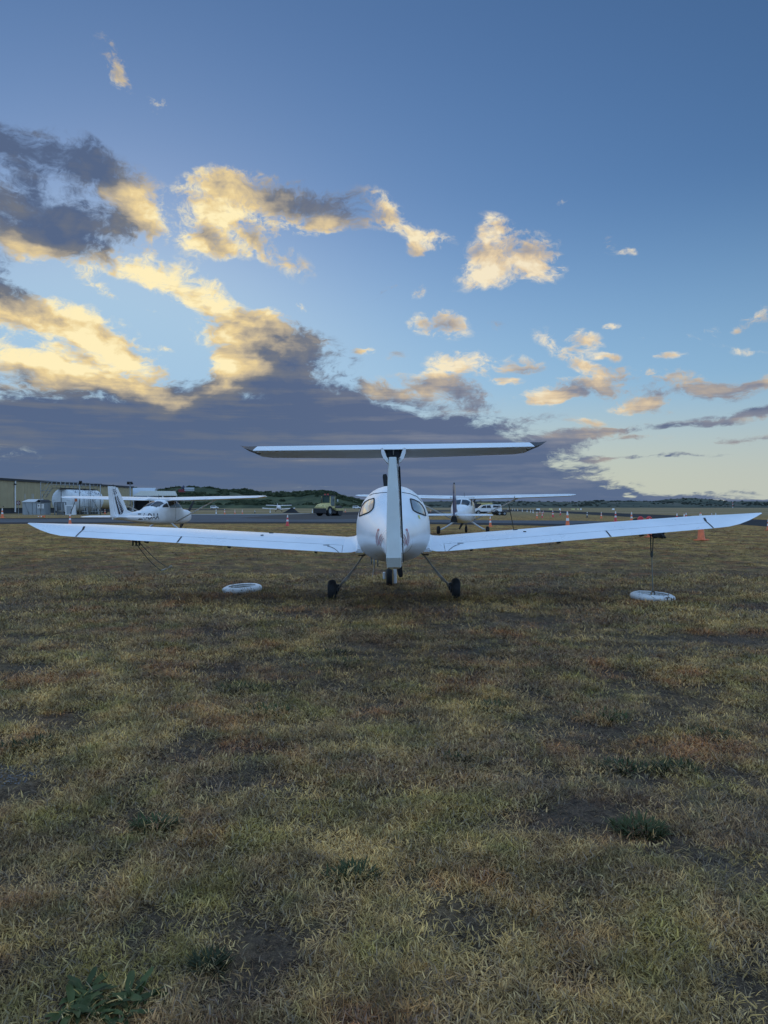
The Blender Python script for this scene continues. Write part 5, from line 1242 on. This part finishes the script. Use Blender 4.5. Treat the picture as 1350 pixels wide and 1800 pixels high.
g = ground_at(-6, 1362); mb = MB(); r_ = random.Random(12)
for k in range(900):
    a = r_.uniform(0, 6.28); q = math.sqrt(r_.random()) * (1 + .3 * math.sin(3 * a) + .15 * math.sin(7 * a)); x = g.x + .30 * q * math.cos(a); y = g.y + .22 * q * math.sin(a)
    s_ = r_.uniform(.002, .0065); c_ = Vector((x, y, float(gz(x, y)) + s_ * .3)); e_ = [Vector((r_.uniform(.6, 1.2) * s_ * math.cos(t), r_.uniform(.6, 1.2) * s_ * math.sin(t), 0)) for t in (0, 1.6, 3.1, 4.7)]
    mb.add([c_ + v for v in e_] + [c_ + Vector((0, 0, s_ * r_.uniform(.5, 1.1)))], [(0, 1, 4), (1, 2, 4), (2, 3, 4), (3, 0, 4)])
tag(mb.build('gravel', mat('grey_grit', (.17, .155, .15), .9, var=.5, vscale=30.), None, fix=False), 'patch of loose grey grit in the turf at the left edge', kind='stuff')

WEED = leaf_mat('weed_leaves', (.030, .042, .012), (.065, .080, .022), .6)
WEEDD = leaf_mat('dark_weed_leaves', (.022, .028, .010), (.048, .056, .018), .7)
# broad-leaved rosette in the near left corner
g = ground_at(168, 1776); rw = thing('rosette_weed', 'broad-leaved dark green rosette weed in the near left corner of the turf', 'weed', (g.x, g.y, float(gz(g.x, g.y))))
rnd.seed(77); lf = []
for k in range(4):
    mb = MB(); rings = []
    for i in range(8):
        t = i / 7; w = .021 * (math.sin(math.pi * min(1, t * .92 + .05)) ** .8) * (.5 + .7 * t) + .002; z = .028 * math.sin(t * 2.2) - .006 * t + .004 * math.sin(t * 14 + k)
        rings.append([(-w, t * .17, z + w * .30), (-w * .5, t * .17, z + w * .05), (0, t * .17, z - .001), (w * .5, t * .17, z + w * .05), (w, t * .17, z + w * .30)])
    lf.append(mb.loft(rings, False, True, closed=False).mesh('leaf'))
YOUNG = leaf_mat('yellowed_leaf', (.10, .11, .03), (.16, .15, .05), .5)
for k in range(78):
    cl = rnd.choice([(-.05, -.03), (.055, .035), (.0, .05), (.085, -.03), (-.05, .04), (.02, -.04), (.10, .03)])
    me = lf[k % 4]
    if k in (9, 23): me = me.copy(); me.materials.clear(); me.materials.append(YOUNG)
    o = link('leaf', me, WEED, rw); o.location = (cl[0] + rnd.gauss(0, .01), cl[1] + rnd.gauss(0, .01), rnd.uniform(0, .02))
    o.rotation_euler = (R(rnd.uniform(-8, 20)), R(rnd.uniform(-25, 25)), rnd.uniform(0, 6.28)); o.scale = (rnd.uniform(.30, .60),) * 3
    if k in (9, 23): o['label'] = 'yellowing leaf'
def weed(px, py, rr_, label, m, n=70, h=.05):
    g = ground_at(px, py); rnd.seed(int(px * 7 + py)); mb = MB(); rr_ *= .8; h *= .6; n = int(n * .8)
    for k in range(int(n * 1.7)):
        a = rnd.uniform(0, 6.28); q = rr_ * math.sqrt(rnd.random()) * (.6 + .8 * float(fbm(np.array(math.cos(a) * 1.3 + px), np.array(math.sin(a) * 1.3), 9))); ln_ = rnd.uniform(.03, .075); w = rnd.uniform(.0022, .0055)
        d = Vector((math.cos(a + rnd.gauss(0, .8)), math.sin(a + rnd.gauss(0, .8)), rnd.uniform(.1, .9))).normalized(); sd = Vector((-d.y, d.x, 0)).normalized()
        p = Vector((q * math.cos(a), q * math.sin(a) * .8, rnd.uniform(0, h * .7) * max(.1, 1 - q / rr_ * .8)))
        mb.add([p - sd * w * .4, p + sd * w * .4, p + d * ln_ * .55 + sd * w, p + d * ln_, p + d * ln_ * .55 - sd * w], [(0, 1, 2, 3, 4)])
    o = mb.build('weed_tuft', m, None, fix=False); o.location = (g.x, g.y, float(gz(g.x, g.y)))
    return tag(o, label, 'weed', 'dark green weed tufts in the turf')
weed(270, 1458, .115, 'green bushy weed tuft above the broad-leaved rosette', WEED, 190, .07)
weed(1128, 1470, .13, 'dark dense weed tuft, lowest of the right-hand ones', WEEDD, 240, .06)
weed(1187, 1360, .15, 'dark weed tuft on the right above the lowest dark one', WEEDD, 220, .06)
weed(1092, 1356, .16, 'grey-green weed tuft left of the dark one on the right', WEED, 160, .05)
weed(620, 1548, .11, 'faint green weed tuft near the middle of the near turf', WEEDD, 130, .05)
weed(425, 1212, .24, 'wide dark weed tuft below the bare soil patch', WEEDD, 240, .06)
weed(472, 1254, .22, 'low green weed tuft right of the wide dark one', WEED, 200, .05)
weed(50, 1316, .20, 'dark weed tuft close to the left edge above the grey grit', WEEDD, 240, .06)
weed(600, 1170, .32, 'flat green weed patch right of the bare soil', WEED, 200, .05)
weed(590, 1152, .20, 'small dark weed above the flat green patch', WEEDD, 120, .05)
weed(1250, 1296, .18, 'small dark weed tuft far to the right of the turf', WEEDD, 150, .05)
weed(800, 1340, .09, 'narrow dark weed on bare soil near the middle', WEEDD, 130, .06)
weed(368, 1702, .05, 'little dark weed on soil right of the rosette', WEEDD, 90, .04)
weed(1060, 1262, .2, 'pale green weed tuft right of the middle, mid turf', WEED, 150, .04)
weed(860, 1245, .2, 'low dark weed at mid turf below the right wheel', WEEDD, 150, .04)
weed(440, 1036, .16, 'dark weed growing inside and beside the scuffed tyre', WEEDD, 120, .10)
weed(1150, 1061, .26, 'green grass fringe along the foot of the lettered tyre', WEED, 200, .05)
